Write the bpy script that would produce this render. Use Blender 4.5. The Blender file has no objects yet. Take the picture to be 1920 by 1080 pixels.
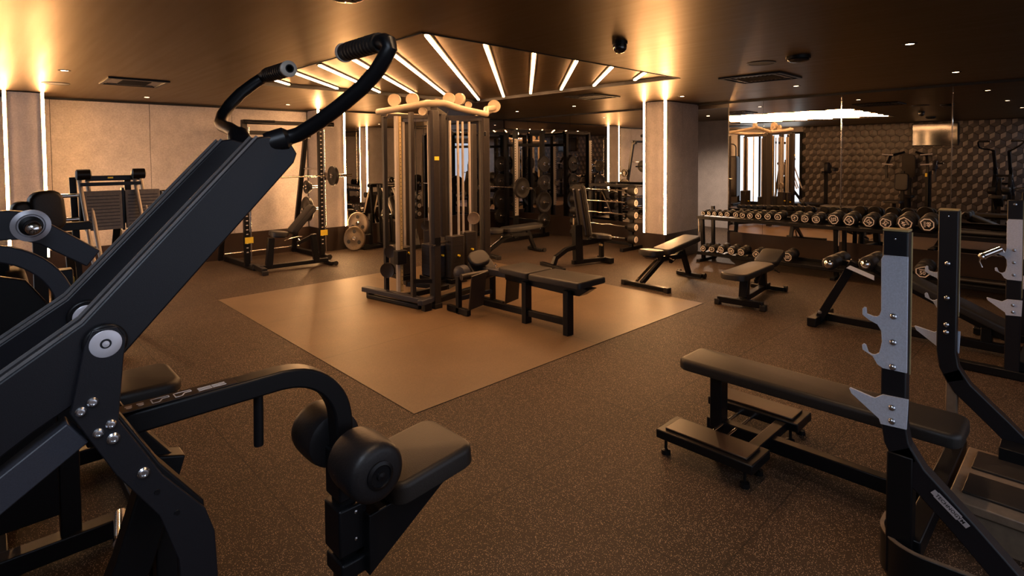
import bpy, bmesh, math, random
from mathutils import Vector, Matrix, Quaternion
random.seed(4)
S = bpy.context.scene
COL = S.collection
R_, W_, H_, HB = 8.764, 9.886, 2.511, 0.417      # mirror wall x, back wall y, ceiling, wainscot height
L_, N_ = -1.0, -1.7                               # hexagon wall x, near wall y

# ---------------------------------------------------------------- camera
F = Vector((0.69000566, 0.72299141, -0.03428725))
Rr = Vector((0.72321415, -0.69058139, -0.00765742))
U = Vector((0.02921438, 0.01951337, 0.99938268))
cd = bpy.data.cameras.new('camera'); cam = bpy.data.objects.new('camera', cd); COL.objects.link(cam)
m = Matrix((Rr, U, -F)).transposed().to_4x4(); m.translation = (0, 0, 1.65)
cam.matrix_world = m
cd.sensor_width = 36; cd.lens = 1046.9178 / 1920 * 36
cd.shift_y = -(540 - 330.06) / 1920
cd.clip_start = 0.02
S.camera = cam
# ---------------------------------------------------------------- world, colour management
S.view_settings.view_transform = 'Standard'; S.view_settings.look = 'None'
S.view_settings.gamma = 1; S.view_settings.use_curve_mapping = False
S.view_settings.exposure = 0.0
w = bpy.data.worlds.new('world'); S.world = w; w.use_nodes = True
w.node_tree.nodes['Background'].inputs[0].default_value = (0.5, 0.32, 0.2, 1)
w.node_tree.nodes['Background'].inputs[1].default_value = 0.02
LED, BAR = 140.0, 72.0
DAY = 2.6

# ---------------------------------------------------------------- materials
MAT = {}
def nodes(name):
    m = bpy.data.materials.new(name); m.use_nodes = True
    nt = m.node_tree; b = nt.nodes['Principled BSDF']; MAT[name] = m
    return m, nt, b
def texco(nt, scale=(1, 1, 1), kind='Object'):
    tc = nt.nodes.new('ShaderNodeTexCoord'); mp = nt.nodes.new('ShaderNodeMapping')
    mp.inputs['Scale'].default_value = scale
    nt.links.new(tc.outputs[kind], mp.inputs[0]); return mp.outputs[0]
def noise(nt, vec, scale, detail=3, rough=.5):
    n = nt.nodes.new('ShaderNodeTexNoise'); n.inputs['Scale'].default_value = scale
    n.inputs['Detail'].default_value = detail; n.inputs['Roughness'].default_value = rough
    nt.links.new(vec, n.inputs['Vector']); return n.outputs[0]
def ramp(nt, fac, stops):
    r = nt.nodes.new('ShaderNodeValToRGB'); e = r.color_ramp.elements
    while len(e) < len(stops): e.new(0.5)
    for i, (p, c) in enumerate(stops):
        e[i].position = p; e[i].color = (*c, 1) if len(c) == 3 else c
    nt.links.new(fac, r.inputs[0]); return r.outputs[0]
def mul(nt, a, b, mode='MULTIPLY', fac=1.0):
    x = nt.nodes.new('ShaderNodeMix'); x.data_type = 'RGBA'; x.blend_type = mode
    x.inputs[0].default_value = fac
    nt.links.new(a, x.inputs[6]); nt.links.new(b, x.inputs[7]); return x.outputs[2]
def bump(nt, b, h, s, d=.002):
    n = nt.nodes.new('ShaderNodeBump'); n.inputs['Strength'].default_value = s; n.inputs['Distance'].default_value = d
    nt.links.new(h, n.inputs['Height']); nt.links.new(n.outputs[0], b.inputs['Normal'])
def simple(name, col, rough=.5, metal=0, var=.15, nscale=30, bmp=0, spec=.5, coat=0):
    m, nt, b = nodes(name)
    v = texco(nt); n = noise(nt, v, nscale)
    lo = tuple(c * (1 - var) for c in col); hi = tuple(min(1, c * (1 + var)) for c in col)
    nt.links.new(ramp(nt, n, [(.3, lo), (.7, hi)]), b.inputs['Base Color'])
    b.inputs['Roughness'].default_value = rough; b.inputs['Metallic'].default_value = metal
    b.inputs['Specular IOR Level'].default_value = spec
    b.inputs['Coat Weight'].default_value = coat
    if bmp: bump(nt, b, n, bmp)
    return m
def emit(name, col, s):
    m, nt, b = nodes(name); nt.nodes.remove(b)
    e = nt.nodes.new('ShaderNodeEmission'); e.inputs[0].default_value = (*col, 1); e.inputs[1].default_value = s
    nt.links.new(e.outputs[0], nt.nodes['Material Output'].inputs[0]); return m

simple('black', (.0045, .0045, .0055), .38, spec=.24, nscale=400, bmp=.05)
simple('charcoal', (.0070, .0070, .0098), .42, spec=.32, nscale=500, bmp=.08)
simple('gunmetal', (.026, .027, .036), .45, spec=.35, nscale=400, bmp=.05)
simple('pad', (.015, .0125, .011), .48, nscale=250, bmp=.25, spec=.4)
simple('foam', (.009, .008, .009), .46, nscale=120, bmp=.3, spec=.35)
simple('rubber', (.012, .010, .009), .5, nscale=90, bmp=.2, spec=.35)
simple('plate', (.014, .012, .010), .42, nscale=60, bmp=.2, spec=.35)
simple('ironplate', (.13, .095, .06), .45, metal=.5, nscale=40, bmp=.2)
simple('chrome', (.8, .78, .76), .12, metal=1, var=.03)
simple('bolt', (.62, .64, .68), .25, metal=1, var=.03)
simple('steel', (.56, .61, .72), .42, metal=.15, var=.10, nscale=180, bmp=.05)
simple('silver', (.50, .48, .52), .35, metal=.3, var=.04)
simple('white', (.75, .68, .64), .5, var=.03)
simple('brass', (.55, .42, .2), .4, metal=.4)
simple('yellow', (.85, .62, .04), .5, var=.05)
simple('cream', (.30, .235, .16), .42, var=.05)
simple('ivory', (.42, .37, .31), .35, var=.04)
simple('walnut', (.026, .015, .010), .32, nscale=6)
simple('dark', (.006, .005, .005), .6)
simple('screen', (.01, .01, .012), .08, spec=.8)
simple('sheer', (.7, .7, .68), .7)
simple('shroud', (.022, .017, .014), .42, spec=.4)
simple('greyplate', (.10, .095, .098), .45, nscale=40)
simple('bronze', (.16, .12, .085), .42)
emit('led', (1, .52, .215), LED)
emit('bar', (1, .50, .21), BAR)
emit('spot', (1, .62, .34), 22)
emit('day', (.84, .90, 1.0), DAY)
emit('fill_near', (.74, .82, 1.0), 1.4)  # cool fill glow for the added window in the near wall
emit('cool_panel', (.70, .82, 1.0), 16)

m, nt, b = nodes('mirror'); b.inputs['Base Color'].default_value = (.66, .645, .63, 1)
b.inputs['Metallic'].default_value = 1; b.inputs['Roughness'].default_value = .0
v = texco(nt); nt.links.new(ramp(nt, noise(nt, v, 3), [(0, (.66, .645, .63)), (1, (.68, .66, .645))]), b.inputs['Base Color'])

m, nt, b = nodes('rubber_floor'); v = texco(nt)
base = ramp(nt, noise(nt, v, 1.3, 4), [(.3, (.026, .0150, .0085)), (.7, (.044, .0255, .0145))])
grain = ramp(nt, noise(nt, v, 260, 2), [(.35, (.55, .55, .55)), (.65, (1.25, 1.25, 1.25))])
vo = nt.nodes.new('ShaderNodeTexVoronoi'); vo.inputs['Scale'].default_value = 230; nt.links.new(v, vo.inputs['Vector'])
sel = nt.nodes.new('ShaderNodeSeparateColor'); nt.links.new(vo.outputs['Color'], sel.inputs[0])
f1 = ramp(nt, sel.outputs[0], [(.66, (0, 0, 0)), (.74, (1, 1, 1))])
f2 = ramp(nt, vo.outputs['Distance'], [(.28, (1, 1, 1)), (.42, (0, 0, 0))])
fl = mul(nt, f1, f2)
br = nt.nodes.new('ShaderNodeTexBrick'); br.offset = 0; br.inputs['Scale'].default_value = 1
br.inputs['Brick Width'].default_value = 1.0; br.inputs['Row Height'].default_value = 1.0
br.inputs['Mortar Size'].default_value = .004; br.inputs['Color1'].default_value = (1, 1, 1, 1)
br.inputs['Color2'].default_value = (.93, .93, .93, 1); br.inputs['Mortar'].default_value = (.35, .35, .35, 1)
nt.links.new(v, br.inputs['Vector'])
c = mul(nt, base, grain)
mx = nt.nodes.new('ShaderNodeMix'); mx.data_type = 'RGBA'; nt.links.new(fl, mx.inputs[0]); nt.links.new(c, mx.inputs[6])
mx.inputs[7].default_value = (.52, .37, .26, 1)
c = mul(nt, mx.outputs[2], br.outputs[0])
nt.links.new(c, b.inputs['Base Color']); b.inputs['Roughness'].default_value = .62; b.inputs['Specular IOR Level'].default_value = .3
bump(nt, b, noise(nt, v, 200, 2), .35)

m, nt, b = nodes('mat_floor'); v = texco(nt)
base = ramp(nt, noise(nt, v, 1.6, 5), [(.3, (.125, .080, .043)), (.7, (.165, .108, .058))])
fine = ramp(nt, noise(nt, v, 120, 3), [(.3, (.8, .8, .8)), (.7, (1.15, 1.15, 1.15))])
br = nt.nodes.new('ShaderNodeTexBrick'); br.offset = 0; br.inputs['Scale'].default_value = 1
br.inputs['Brick Width'].default_value = 1.91; br.inputs['Row Height'].default_value = 1.357
br.inputs['Mortar Size'].default_value = .004; br.inputs['Color1'].default_value = (1, 1, 1, 1)
br.inputs['Color2'].default_value = (.96, .96, .96, 1); br.inputs['Mortar'].default_value = (.5, .5, .5, 1)
nt.links.new(v, br.inputs['Vector'])
nt.links.new(mul(nt, mul(nt, base, fine), br.outputs[0]), b.inputs['Base Color'])
b.inputs['Roughness'].default_value = .46; bump(nt, b, noise(nt, v, 150, 2), .15)

m, nt, b = nodes('ceiling_metal')
v = texco(nt, (16, .7, 1)); s1 = noise(nt, v, 1.1, 4, .5)
v2 = texco(nt, (2, 2, 1)); s2 = noise(nt, v2, 1.0, 3)
c = mul(nt, ramp(nt, s1, [(.25, (.016, .009, .004)), (.75, (.038, .021, .008))]), ramp(nt, s2, [(.3, (.85, .85, .85)), (.7, (1.1, 1.1, 1.1))]))
nt.links.new(c, b.inputs['Base Color'])
b.inputs['Metallic'].default_value = .35; b.inputs['Specular IOR Level'].default_value = .72; b.inputs['Specular Tint'].default_value = (1, .74, .42, 1)
nt.links.new(ramp(nt, s1, [(.2, (.33, .33, .33)), (.8, (.42, .42, .42))]), b.inputs['Roughness'])
bump(nt, b, s1, .03, .002)

m, nt, b = nodes('wallpaper'); v = texco(nt)
n1 = noise(nt, v, 55, 5, .7); n2 = noise(nt, v, 6, 4)
c = mul(nt, ramp(nt, n1, [(.3, (.33, .30, .29)), (.7, (.50, .455, .44))]), ramp(nt, n2, [(.3, (.9, .9, .9)), (.7, (1.08, 1.08, 1.08))]))
nt.links.new(c, b.inputs['Base Color']); b.inputs['Roughness'].default_value = .5; bump(nt, b, n1, .2)

m, nt, b = nodes('hex_tile'); v = texco(nt)
nt.links.new(ramp(nt, noise(nt, v, 5, 3), [(.3, (.045, .036, .031)), (.7, (.075, .060, .053))]), b.inputs['Base Color'])
b.inputs['Roughness'].default_value = .38

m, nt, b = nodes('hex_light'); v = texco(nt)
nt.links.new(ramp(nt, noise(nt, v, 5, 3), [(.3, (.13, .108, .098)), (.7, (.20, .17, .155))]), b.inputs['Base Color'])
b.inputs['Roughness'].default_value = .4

# ---------------------------------------------------------------- mesh builder
def V(*a): return Vector(a)
class MB:
    def __init__(s): s.v = []; s.f = []
    def add(s, vs, fs):
        n = len(s.v); s.v += [tuple(p) for p in vs]; s.f += [tuple(i + n for i in f) for f in fs]; return s
    def box(s, a, b):
        (x0, y0, z0), (x1, y1, z1) = a, b
        vs = [(x0,y0,z0),(x1,y0,z0),(x1,y1,z0),(x0,y1,z0),(x0,y0,z1),(x1,y0,z1),(x1,y1,z1),(x0,y1,z1)]
        return s.add(vs, [(0,3,2,1),(4,5,6,7),(0,1,5,4),(1,2,6,5),(2,3,7,6),(3,0,4,7)])
    def cbox(s, c, d):
        return s.box([c[i]-d[i]/2 for i in range(3)], [c[i]+d[i]/2 for i in range(3)])
    def beam(s, p, q, w, h, up=(0,0,1)):
        p, q = Vector(p), Vector(q); d = (q-p).normalized(); u = Vector(up)
        if abs(d.dot(u)) > .98: u = Vector((1,0,0)) if abs(d.x) < .9 else Vector((0,1,0))
        r = d.cross(u).normalized(); u = r.cross(d)
        vs = []
        for e in (p, q):
            for a, c in ((-1,-1),(1,-1),(1,1),(-1,1)): vs.append(e + r*(a*w/2) + u*(c*h/2))
        return s.add(vs, [(0,3,2,1),(4,5,6,7),(0,1,5,4),(1,2,6,5),(2,3,7,6),(3,0,4,7)])
    def rpath(s, pts, w, h, side):
        """rectangular tube swept through pts; 'side' is the constant sideways direction (width w)"""
        pts = [Vector(p) for p in pts]; side = Vector(side).normalized(); vs = []; n = len(pts)
        for i, p in enumerate(pts):
            t = (pts[min(i+1, n-1)] - pts[max(i-1, 0)]).normalized()
            u = side.cross(t).normalized(); k = 1.0
            if 0 < i < n-1:
                a = (pts[i]-pts[i-1]).normalized(); k = 1/max(.5, a.dot(t))
            for a, c in ((-1,-1),(1,-1),(1,1),(-1,1)): vs.append(p + side*(a*w/2) + u*(c*h/2*k))
        fs = [(0,1,2,3), tuple(4*(n-1)+j for j in (3,2,1,0))]
        for i in range(n-1):
            for j in range(4): fs.append((4*i+j, 4*i+4+j, 4*i+4+(j+1)%4, 4*i+(j+1)%4))
        return s.add(vs, fs)
    def lathe(s, o, d, prof, seg=20):
        o = Vector(o); d = Vector(d).normalized()
        a = d.cross(Vector((0,0,1))) if abs(d.z) < .9 else d.cross(Vector((1,0,0)))
        a.normalize(); c = d.cross(a); vs = []; fs = []; n = len(prof)
        for r, t in prof:
            for k in range(seg):
                th = 2*math.pi*k/seg; vs.append(o + d*t + (a*math.cos(th)+c*math.sin(th))*max(r, 1e-5))
        for i in range(n-1):
            for k in range(seg): fs.append((i*seg+k, i*seg+(k+1)%seg, (i+1)*seg+(k+1)%seg, (i+1)*seg+k))
        if prof[0][0] > 1e-4: fs.append(tuple(reversed(range(seg))))
        if prof[-1][0] > 1e-4: fs.append(tuple((n-1)*seg+k for k in range(seg)))
        return s.add(vs, fs)
    def cyl(s, p, q, r, seg=16, r2=None):
        p, q = Vector(p), Vector(q)
        return s.lathe(p, q-p, [(r, 0), (r if r2 is None else r2, (q-p).length)], seg)
    def tube(s, pts, r, seg=12, caps=True):
        pts = [Vector(p) for p in pts]; n = len(pts); vs = []; fs = []
        t = (pts[1]-pts[0]).normalized()
        a = t.cross(Vector((0,0,1))) if abs(t.z) < .9 else t.cross(Vector((1,0,0))); a.normalize()
        for i, p in enumerate(pts):
            t2 = (pts[min(i+1,n-1)]-pts[max(i-1,0)]).normalized()
            a = (a - t2*a.dot(t2)).normalized(); c = t2.cross(a)
            for k in range(seg):
                th = 2*math.pi*k/seg; vs.append(p + (a*math.cos(th)+c*math.sin(th))*r)
        for i in range(n-1):
            for k in range(seg): fs.append((i*seg+k, i*seg+(k+1)%seg, (i+1)*seg+(k+1)%seg, (i+1)*seg+k))
        if caps: fs += [tuple(reversed(range(seg))), tuple((n-1)*seg+k for k in range(seg))]
        return s.add(vs, fs)
    def prism(s, poly, axis, a, b):
        """poly: 2D points in the plane normal to axis ('x': y,z ; 'y': x,z ; 'z': x,y)"""
        def P(p, t): return {'x': (t, p[0], p[1]), 'y': (p[0], t, p[1]), 'z': (p[0], p[1], t)}[axis]
        n = len(poly); vs = [P(p, a) for p in poly] + [P(p, b) for p in poly]
        fs = [tuple(range(n)), tuple(reversed(range(n, 2*n)))] + [(i, i+n, (i+1)%n+n, (i+1)%n) for i in range(n)]
        return s.add(vs, fs)
    def pad(s, L, W, T, M=None, r=.03, seg=4, round_ends=.08):
        """upholstered pad, centred on origin, length x, width y, thickness z, transformed by M"""
        bm = bmesh.new(); re = min(round_ends, W*.45)
        pts = []
        for cx, cy, a0 in ((L/2-re, W/2-re, 0), (-L/2+re, W/2-re, 90), (-L/2+re, -W/2+re, 180), (L/2-re, -W/2+re, 270)):
            for k in range(5):
                a = math.radians(a0 + k*22.5); pts.append((cx+re*math.cos(a), cy+re*math.sin(a)))
        top = [bm.verts.new((x, y, T/2)) for x, y in pts]; bot = [bm.verts.new((x, y, -T/2)) for x, y in pts]
        n = len(pts); ft = bm.faces.new(top); fb = bm.faces.new(list(reversed(bot)))
        for i in range(n): bm.faces.new((top[i], bot[i], bot[(i+1)%n], top[(i+1)%n]))
        bm.normal_update()
        ed = [e for e in bm.edges if ft in e.link_faces]
        bmesh.ops.bevel(bm, geom=ed, offset=min(r, T*.45), segments=seg, affect='EDGES', profile=.5)
        ed = [e for e in bm.edges if fb in e.link_faces]
        bmesh.ops.bevel(bm, geom=ed, offset=min(r, T*.45)*.4, segments=2, affect='EDGES')
        M = M or Matrix.Identity(4); bm.verts.index_update()
        s.add([M @ v.co for v in bm.verts], [[v.index for v in f.verts] for f in bm.faces]); bm.free(); return s
    def mesh(s, name, off=(0,0,0)):
        me = bpy.data.meshes.new(name)
        me.from_pydata([(p[0]-off[0], p[1]-off[1], p[2]-off[2]) for p in s.v], [], s.f); me.update()
        bm = bmesh.new(); bm.from_mesh(me); bmesh.ops.recalc_face_normals(bm, faces=bm.faces); bm.to_mesh(me); bm.free()
        me.polygons.foreach_set('use_smooth', [True]*len(me.polygons)); me.set_sharp_from_angle(angle=math.radians(38))
        return me
def link(name, mb, mat, parent=None, label=None, off=(0,0,0), bevel=0):
    o = bpy.data.objects.new(name, mb.mesh(name, off)); o.data.materials.append(MAT[mat]); COL.objects.link(o)
    if parent is not None: o.parent = parent
    if label: o['label'] = label
    if bevel:
        b = o.modifiers.new('bevel', 'BEVEL'); b.width = bevel; b.segments = 2; b.limit_method = 'ANGLE'; b.angle_limit = math.radians(50)
    return o
def struct(name, mb, mat, parent=None, bevel=0):
    o = link(name, mb, mat, parent, bevel=bevel)
    if parent is None: o['kind'] = 'structure'
    return o
class Thing:
    """an Empty at the thing's base; world=True: parts are given in world coordinates"""
    def __init__(s, name, label, cat, loc=(0,0,0), rz=0, group=None, world=False, rot=None):
        e = bpy.data.objects.new(name, None); COL.objects.link(e); e.empty_display_size = .1
        e.location = loc; e.rotation_euler = rot if rot else (0, 0, math.radians(rz))
        e['label'] = label; e['category'] = cat
        if group: e['group'] = group
        s.e = e; s.off = loc if world else (0, 0, 0)
    def part(s, name, mb, mat, parent=None, label=None, bevel=0):
        return link(name, mb, mat, parent or s.e, label, s.off, bevel)
def solo(name, mb, mat, label, cat, group=None, loc=(0,0,0), bevel=0):
    o = link(name, mb, mat, None, label, loc, bevel); o.location = loc; o['category'] = cat
    if group: o['group'] = group
    return o
def copy_thing(t, loc, rz, label, rot=None):
    e = t.copy(); COL.objects.link(e); e.location = loc; e.rotation_euler = rot or (0, 0, rz); e['label'] = label
    def kids(a, b):
        for ch in a.children:
            c = ch.copy(); COL.objects.link(c); c.parent = b; kids(ch, c)
    kids(t, e); return e
_tc = {}
def text(s):
    if s not in _tc:
        c = bpy.data.curves.new('t', 'FONT'); c.body = s; c.align_x = 'CENTER'; c.align_y = 'CENTER'; c.resolution_u = 2
        c.offset = .02
        o = bpy.data.objects.new('t', c); COL.objects.link(o); dg = bpy.context.evaluated_depsgraph_get()
        me = bpy.data.meshes.new_from_object(o.evaluated_get(dg))
        _tc[s] = ([v.co.copy() for v in me.vertices], [list(p.vertices) for p in me.polygons])
        bpy.data.objects.remove(o); bpy.data.curves.remove(c); bpy.data.meshes.remove(me)
    return _tc[s]
def put_text(mb, s, M):
    vs, fs = text(s); mb.add([M @ v for v in vs], fs); return mb
def frame(o, x, y):
    """matrix with local x, y axes along the given world vectors at origin o"""
    x = Vector(x).normalized(); y = Vector(y); y = (y - x*y.dot(x)).normalized(); z = x.cross(y)
    m = Matrix((x, y, z)).transposed().to_4x4(); m.translation = Vector(o); return m
def arc(c, r, a0, a1, n, fn):
    return [fn(c[0]+r*math.cos(math.radians(a0+(a1-a0)*k/n)), c[1]+r*math.sin(math.radians(a0+(a1-a0)*k/n))) for k in range(n+1)]

# ================================================================ THE SETTING
struct('floor', MB().box((L_-.2, N_-.2, -.1), (R_+.2, W_+.2, 0)), 'rubber_floor')
o = struct('floor_mat_area', MB().box((0, 0, 0), (5.801-1.977, 7.07-3.0, .004)), 'mat_floor'); o.location = (1.977, 3.0, 0)
# ceiling with the square light recess
c0, c1, d0, d1 = 2.23, 5.67, 3.217, 6.746
struct('ceiling', MB().box((L_-.2, N_-.2, H_), (c0, W_+.2, H_+.15)).box((c1, N_-.2, H_), (R_+.2, W_+.2, H_+.15))
       .box((c0, N_-.2, H_), (c1, d0, H_+.15)).box((c0, d1, H_), (c1, W_+.2, H_+.15)), 'ceiling_metal')
struct('ceiling_recess_panel', MB().box((c0-.02, d0-.02, H_+.035), (c1+.02, d1+.02, H_+.1)), 'ceiling_metal')
g = MB()
for a, b in (((c0, d0), (c1, d0+.012)), ((c0, d1-.012), (c1, d1)), ((c0, d0), (c0+.012, d1)), ((c1-.012, d0), (c1, d1))):
    g.box((a[0], a[1], H_-.006), (b[0], b[1], H_+.035))
struct('recess_shadow_strip', g, 'dark')  # dark lining draws the shade of the gap round the recess
bars = [((2.38, 6.32), (2.68, 6.62)), ((2.35, 5.68), (3.29, 6.62)), ((2.35, 5.08), (3.89, 6.62)), ((2.35, 4.50), (4.47, 6.62)),
        ((2.35, 3.92), (5.05, 6.62)), ((2.35, 3.34), (5.55, 6.54)), ((2.89, 3.32), (5.55, 5.98)), ((3.42, 3.30), (5.55, 5.43)),
        ((3.98, 3.30), (5.55, 4.87)), ((4.52, 3.30), (5.55, 4.33)), ((5.10, 3.30), (5.50, 3.70))]
ordn = ['first', 'second', 'third', 'fourth', 'fifth', 'sixth', 'seventh', 'eighth', 'ninth', 'tenth', 'eleventh', 'twelfth', 'thirteenth',
        'fourteenth', 'fifteenth', 'sixteenth', 'seventeenth', 'eighteenth', 'nineteenth', 'twentieth']
for i, (a, b) in enumerate(bars):
    t = Thing('light_bar', 'glowing pinkish diagonal strip light in the ceiling recess, %s counted from the left corner' % ordn[i], 'strip light',
              (a[0], a[1], H_), group='diagonal strip lights in the ceiling recess', world=True)
    L = (V(*b, 0)-V(*a, 0)); n = L.normalized()
    t.part('housing', MB().beam((a[0]-n.x*.01, a[1]-n.y*.01, H_+.028), (b[0]+n.x*.01, b[1]+n.y*.01, H_+.028), .05, .014), 'dark')
    t.part('diffuser', MB().beam((*a, H_+.014), (*b, H_+.014), .026, .014), 'bar')
# mirror wall (right) and back wall
struct('wall_right', MB().box((R_, N_-.2, 0), (R_+.2, 4.12, H_)).box((R_, 4.99, 0), (R_+.2, W_+.2, H_)).box((R_, 4.12, 2.42), (R_+.2, 4.99, H_)), 'walnut')
struct('wall_passage', MB().box((12.2, 3.9, 0), (12.4, 7.0, 2.5)), 'wallpaper')
struct('wall_passage_side', MB().box((R_+.2, 3.9, 0), (12.2, 4.1, 2.5)).box((R_+.2, 6.8, 0), (12.2, 7.0, 2.5)), 'wallpaper')
struct('ceiling_passage', MB().box((R_+.2, 3.9, 2.44), (12.4, 7.0, 2.5)), 'ceiling_metal')
struct('floor_passage', MB().box((R_+.2, 3.9, -.1), (12.4, 7.0, 0)), 'rubber_floor')
struct('wall_back', MB().box((L_-.2, W_, 0), (R_+.2, W_+.2, H_)), 'dark')
g = MB(); xs = [L_, .72, 1.88, 3.04, 4.30]
for a, b in zip(xs, xs[1:]): g.box((a+.003, W_-.02, HB), (b-.003, W_, H_-.02))
struct('wall_back_panelling', g, 'wallpaper')
struct('baseboard_back', MB().box((L_, W_-.03, 0), (4.79, W_, HB)).box((4.79, 9.40, 0), (R_, W_, HB)), 'walnut')
struct('wall_back_mirror_backing', MB().box((4.795, 9.44, HB), (R_, W_, H_)), 'dark')
struct('baseboard_right', MB().box((R_-.012, N_, 0), (R_, 4.12, HB)).box((R_-.012, 5.0, 0), (R_, 9.4, HB)), 'walnut')
struct('wall_top_shadow_strip', MB().box((R_-.03, N_, H_-.03), (R_, W_, H_)).box((L_, W_-.03, H_-.03), (R_, W_, H_)), 'dark')  # dark strips in place of the shaded gap where walls meet ceiling
def pillar(name, x0, x1, y0, y1, seamx=None):
    g = MB()
    if seamx: g.box((x0, y0, HB), (seamx-.002, y1, H_-.012)).box((seamx+.002, y0, HB), (x1, y1, H_-.012)).box((x0+.01, y0+.01, HB), (x1, y1-.01, H_-.012))
    else: g.box((x0, y0, HB), (x1, y1, H_-.012))
    struct(name, g, 'wallpaper')
    struct(name+'_base', MB().box((x0-.003, y0-.003, 0), (x1, y1+.003, HB)), 'walnut')
    struct(name+'_head', MB().box((x0+.03, y0+.03, H_-.012), (x1-.03, y1-.03, H_)), 'dark')
pillar('pillar_right', 7.72, R_, 4.64, 5.0, 8.24)
pillar('pillar_back', 4.32, 4.79, 9.42, W_)
pillar('pillar_corner', .25, .60, 9.22, W_)
def strip(x, y, dx, dy, label):
    t = Thing('corner_strip_light', label, 'strip light', (x, y, HB), group='vertical strip lights on the pillar corners', world=True)
    t.part('channel', MB().box((x-.016, y-.016, HB), (x+.016, y+.016, H_-.004)), 'ivory')
    t.part('diffuser', MB().box((x-.014+dx, y-.014+dy, HB+.003), (x+.014+dx, y+.014+dy, H_-.006)), 'led')
strip(7.72, 4.64, -.006, -.006, 'glowing vertical strip light on the near corner of the pillar by the dumbbells')
strip(7.72, 5.0, -.006, .006, 'glowing vertical strip light on the far corner of the pillar by the dumbbells')
strip(4.32, 9.42, -.006, -.006, 'glowing vertical strip light on left corner of pillar behind the squat rack')
strip(4.79, 9.42, .006, -.006, 'glowing vertical strip light on right corner of pillar, beside the mirror')
strip(.25, 9.22, -.006, -.006, 'glowing vertical strip light at the far left edge of the back wall')
strip(.60, 9.22, .006, -.006, 'glowing vertical strip light above the leg press, second from the left')
# mirrors
def mirror(name, a, b, label):
    o = solo(name, MB().box(a, b), 'mirror', label, 'mirror', 'wall mirror panels')
    return o
ys = [N_, .02, 1.25, 2.48, 3.56, 4.10]
ml = ['frameless wall mirror panel behind the empty end of the dumbbell rack', 'frameless wall mirror panel reflecting the screen on the hexagon wall',
      'frameless wall mirror panel above the heaviest dumbbells', 'frameless wall mirror panel behind the middle of the dumbbell rack',
      'frameless narrow wall mirror panel behind the lightest dumbbells, next to the passage']
for (a, b), l in zip(zip(ys, ys[1:]), ml): mirror('wall_mirror', (R_-.012, a+.002, HB), (R_-.0, b-.002, H_-.03), l)
ys = [5.003, 6.22, 7.44, 8.66, 9.40]
ml = ['frameless wall mirror panel behind the rack of fixed barbells', 'frameless wall mirror panel left of the fixed barbells, behind the upright bench',
      'frameless wall mirror panel behind the squat rack in the corner', 'frameless wall mirror panel ending at the corner of the two mirror walls']
for (a, b), l in zip(zip(ys, ys[1:]), ml): mirror('wall_mirror', (R_-.012, a+.002, HB), (R_-.0, b-.002, H_-.03), l)
xs = [4.793, 6.1, 7.4, R_-.015]
ml = ['frameless mirror panel on the back wall right of the lit pillar', 'frameless mirror panel on back wall behind the cable station',
      'frameless mirror panel on the back wall ending at the far corner']
for (a, b), l in zip(zip(xs, xs[1:]), ml): mirror('wall_mirror', (a+.002, 9.42, HB), (b-.002, 9.435, H_-.03), l)
g = MB()
for y in (1.25, 2.48): g.box((R_-.022, y-.006, HB), (R_-.012, y+.006, H_-.03))
struct('trim_3', g, 'chrome')
# left wall: hexagon relief tiles, window, plain end
struct('wall_left', MB().box((L_-.2, N_-.2, 0), (L_, W_+.2, H_)), 'dark')
g = MB(); g2 = MB(); r = .122; dy = r*math.sqrt(3)
row = 0; z = .05
while z < H_+r:
    y = N_ + (dy/2 if row % 2 else 0)
    while y < 6.30:
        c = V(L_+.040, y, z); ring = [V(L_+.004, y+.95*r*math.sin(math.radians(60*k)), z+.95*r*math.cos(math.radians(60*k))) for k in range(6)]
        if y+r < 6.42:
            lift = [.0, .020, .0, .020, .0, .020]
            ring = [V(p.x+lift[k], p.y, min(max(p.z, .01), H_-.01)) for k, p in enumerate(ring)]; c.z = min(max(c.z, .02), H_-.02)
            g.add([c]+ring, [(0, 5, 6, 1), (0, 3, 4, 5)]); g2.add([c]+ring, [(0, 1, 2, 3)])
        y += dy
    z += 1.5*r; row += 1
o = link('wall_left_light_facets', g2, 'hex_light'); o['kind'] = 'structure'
o = link('wall_left_hexagon_tiles', g, 'hex_tile'); o['kind'] = 'structure'
struct('wall_left_panelling', MB().box((L_, 8.36, HB), (L_+.02, W_, H_-.02)).box((L_, 6.30, 2.36), (L_+.02, 8.36, H_)), 'wallpaper')
struct('baseboard_left', MB().box((L_, 8.36, 0), (L_+.03, W_, HB)), 'walnut')
def window(name, frm, panes, mat):
    o = struct(name, frm, 'black')
    for k, p in enumerate(panes): link('pane', p, mat, o)
    return o
fr = MB(); pn = []
y0, y1 = 6.36, 8.30
for y in (y0, y0+.62, y0+1.26, y1): fr.box((L_, y-.03, .08), (L_+.05, y+.03, 2.34))
fr.box((L_, y0, .05), (L_+.05, y1, .12)).box((L_, y0, 2.30), (L_+.05, y1, 2.36))
for a, b in ((y0+.03, y0+.59), (y0+.65, y0+1.23), (y0+1.29, y1-.03)): pn.append(MB().box((L_+.004, a, .12), (L_+.012, b, 2.30)))
window('window_1', fr, pn, 'day')
struct('wall_near', MB().box((L_-.2, N_-.2, 0), (R_+.2, N_, H_)), 'wallpaper')
fr = MB(); pn = []
for k in range(5): fr.box((.6+k*1.0-.03, N_, .5), (.6+k*1.0+.03, N_+.05, 2.3))
fr.box((.6, N_, .45), (4.6, N_+.05, .5)).box((.6, N_, 2.3), (4.6, N_+.05, 2.35))
for k in range(4): pn.append(MB().box((.63+k, N_+.004, .5), (1.57+k, N_+.012, 2.3)))
window('fill_window', fr, pn, 'fill_near')  # unseen window, added to throw cool light from behind the camera
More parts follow.
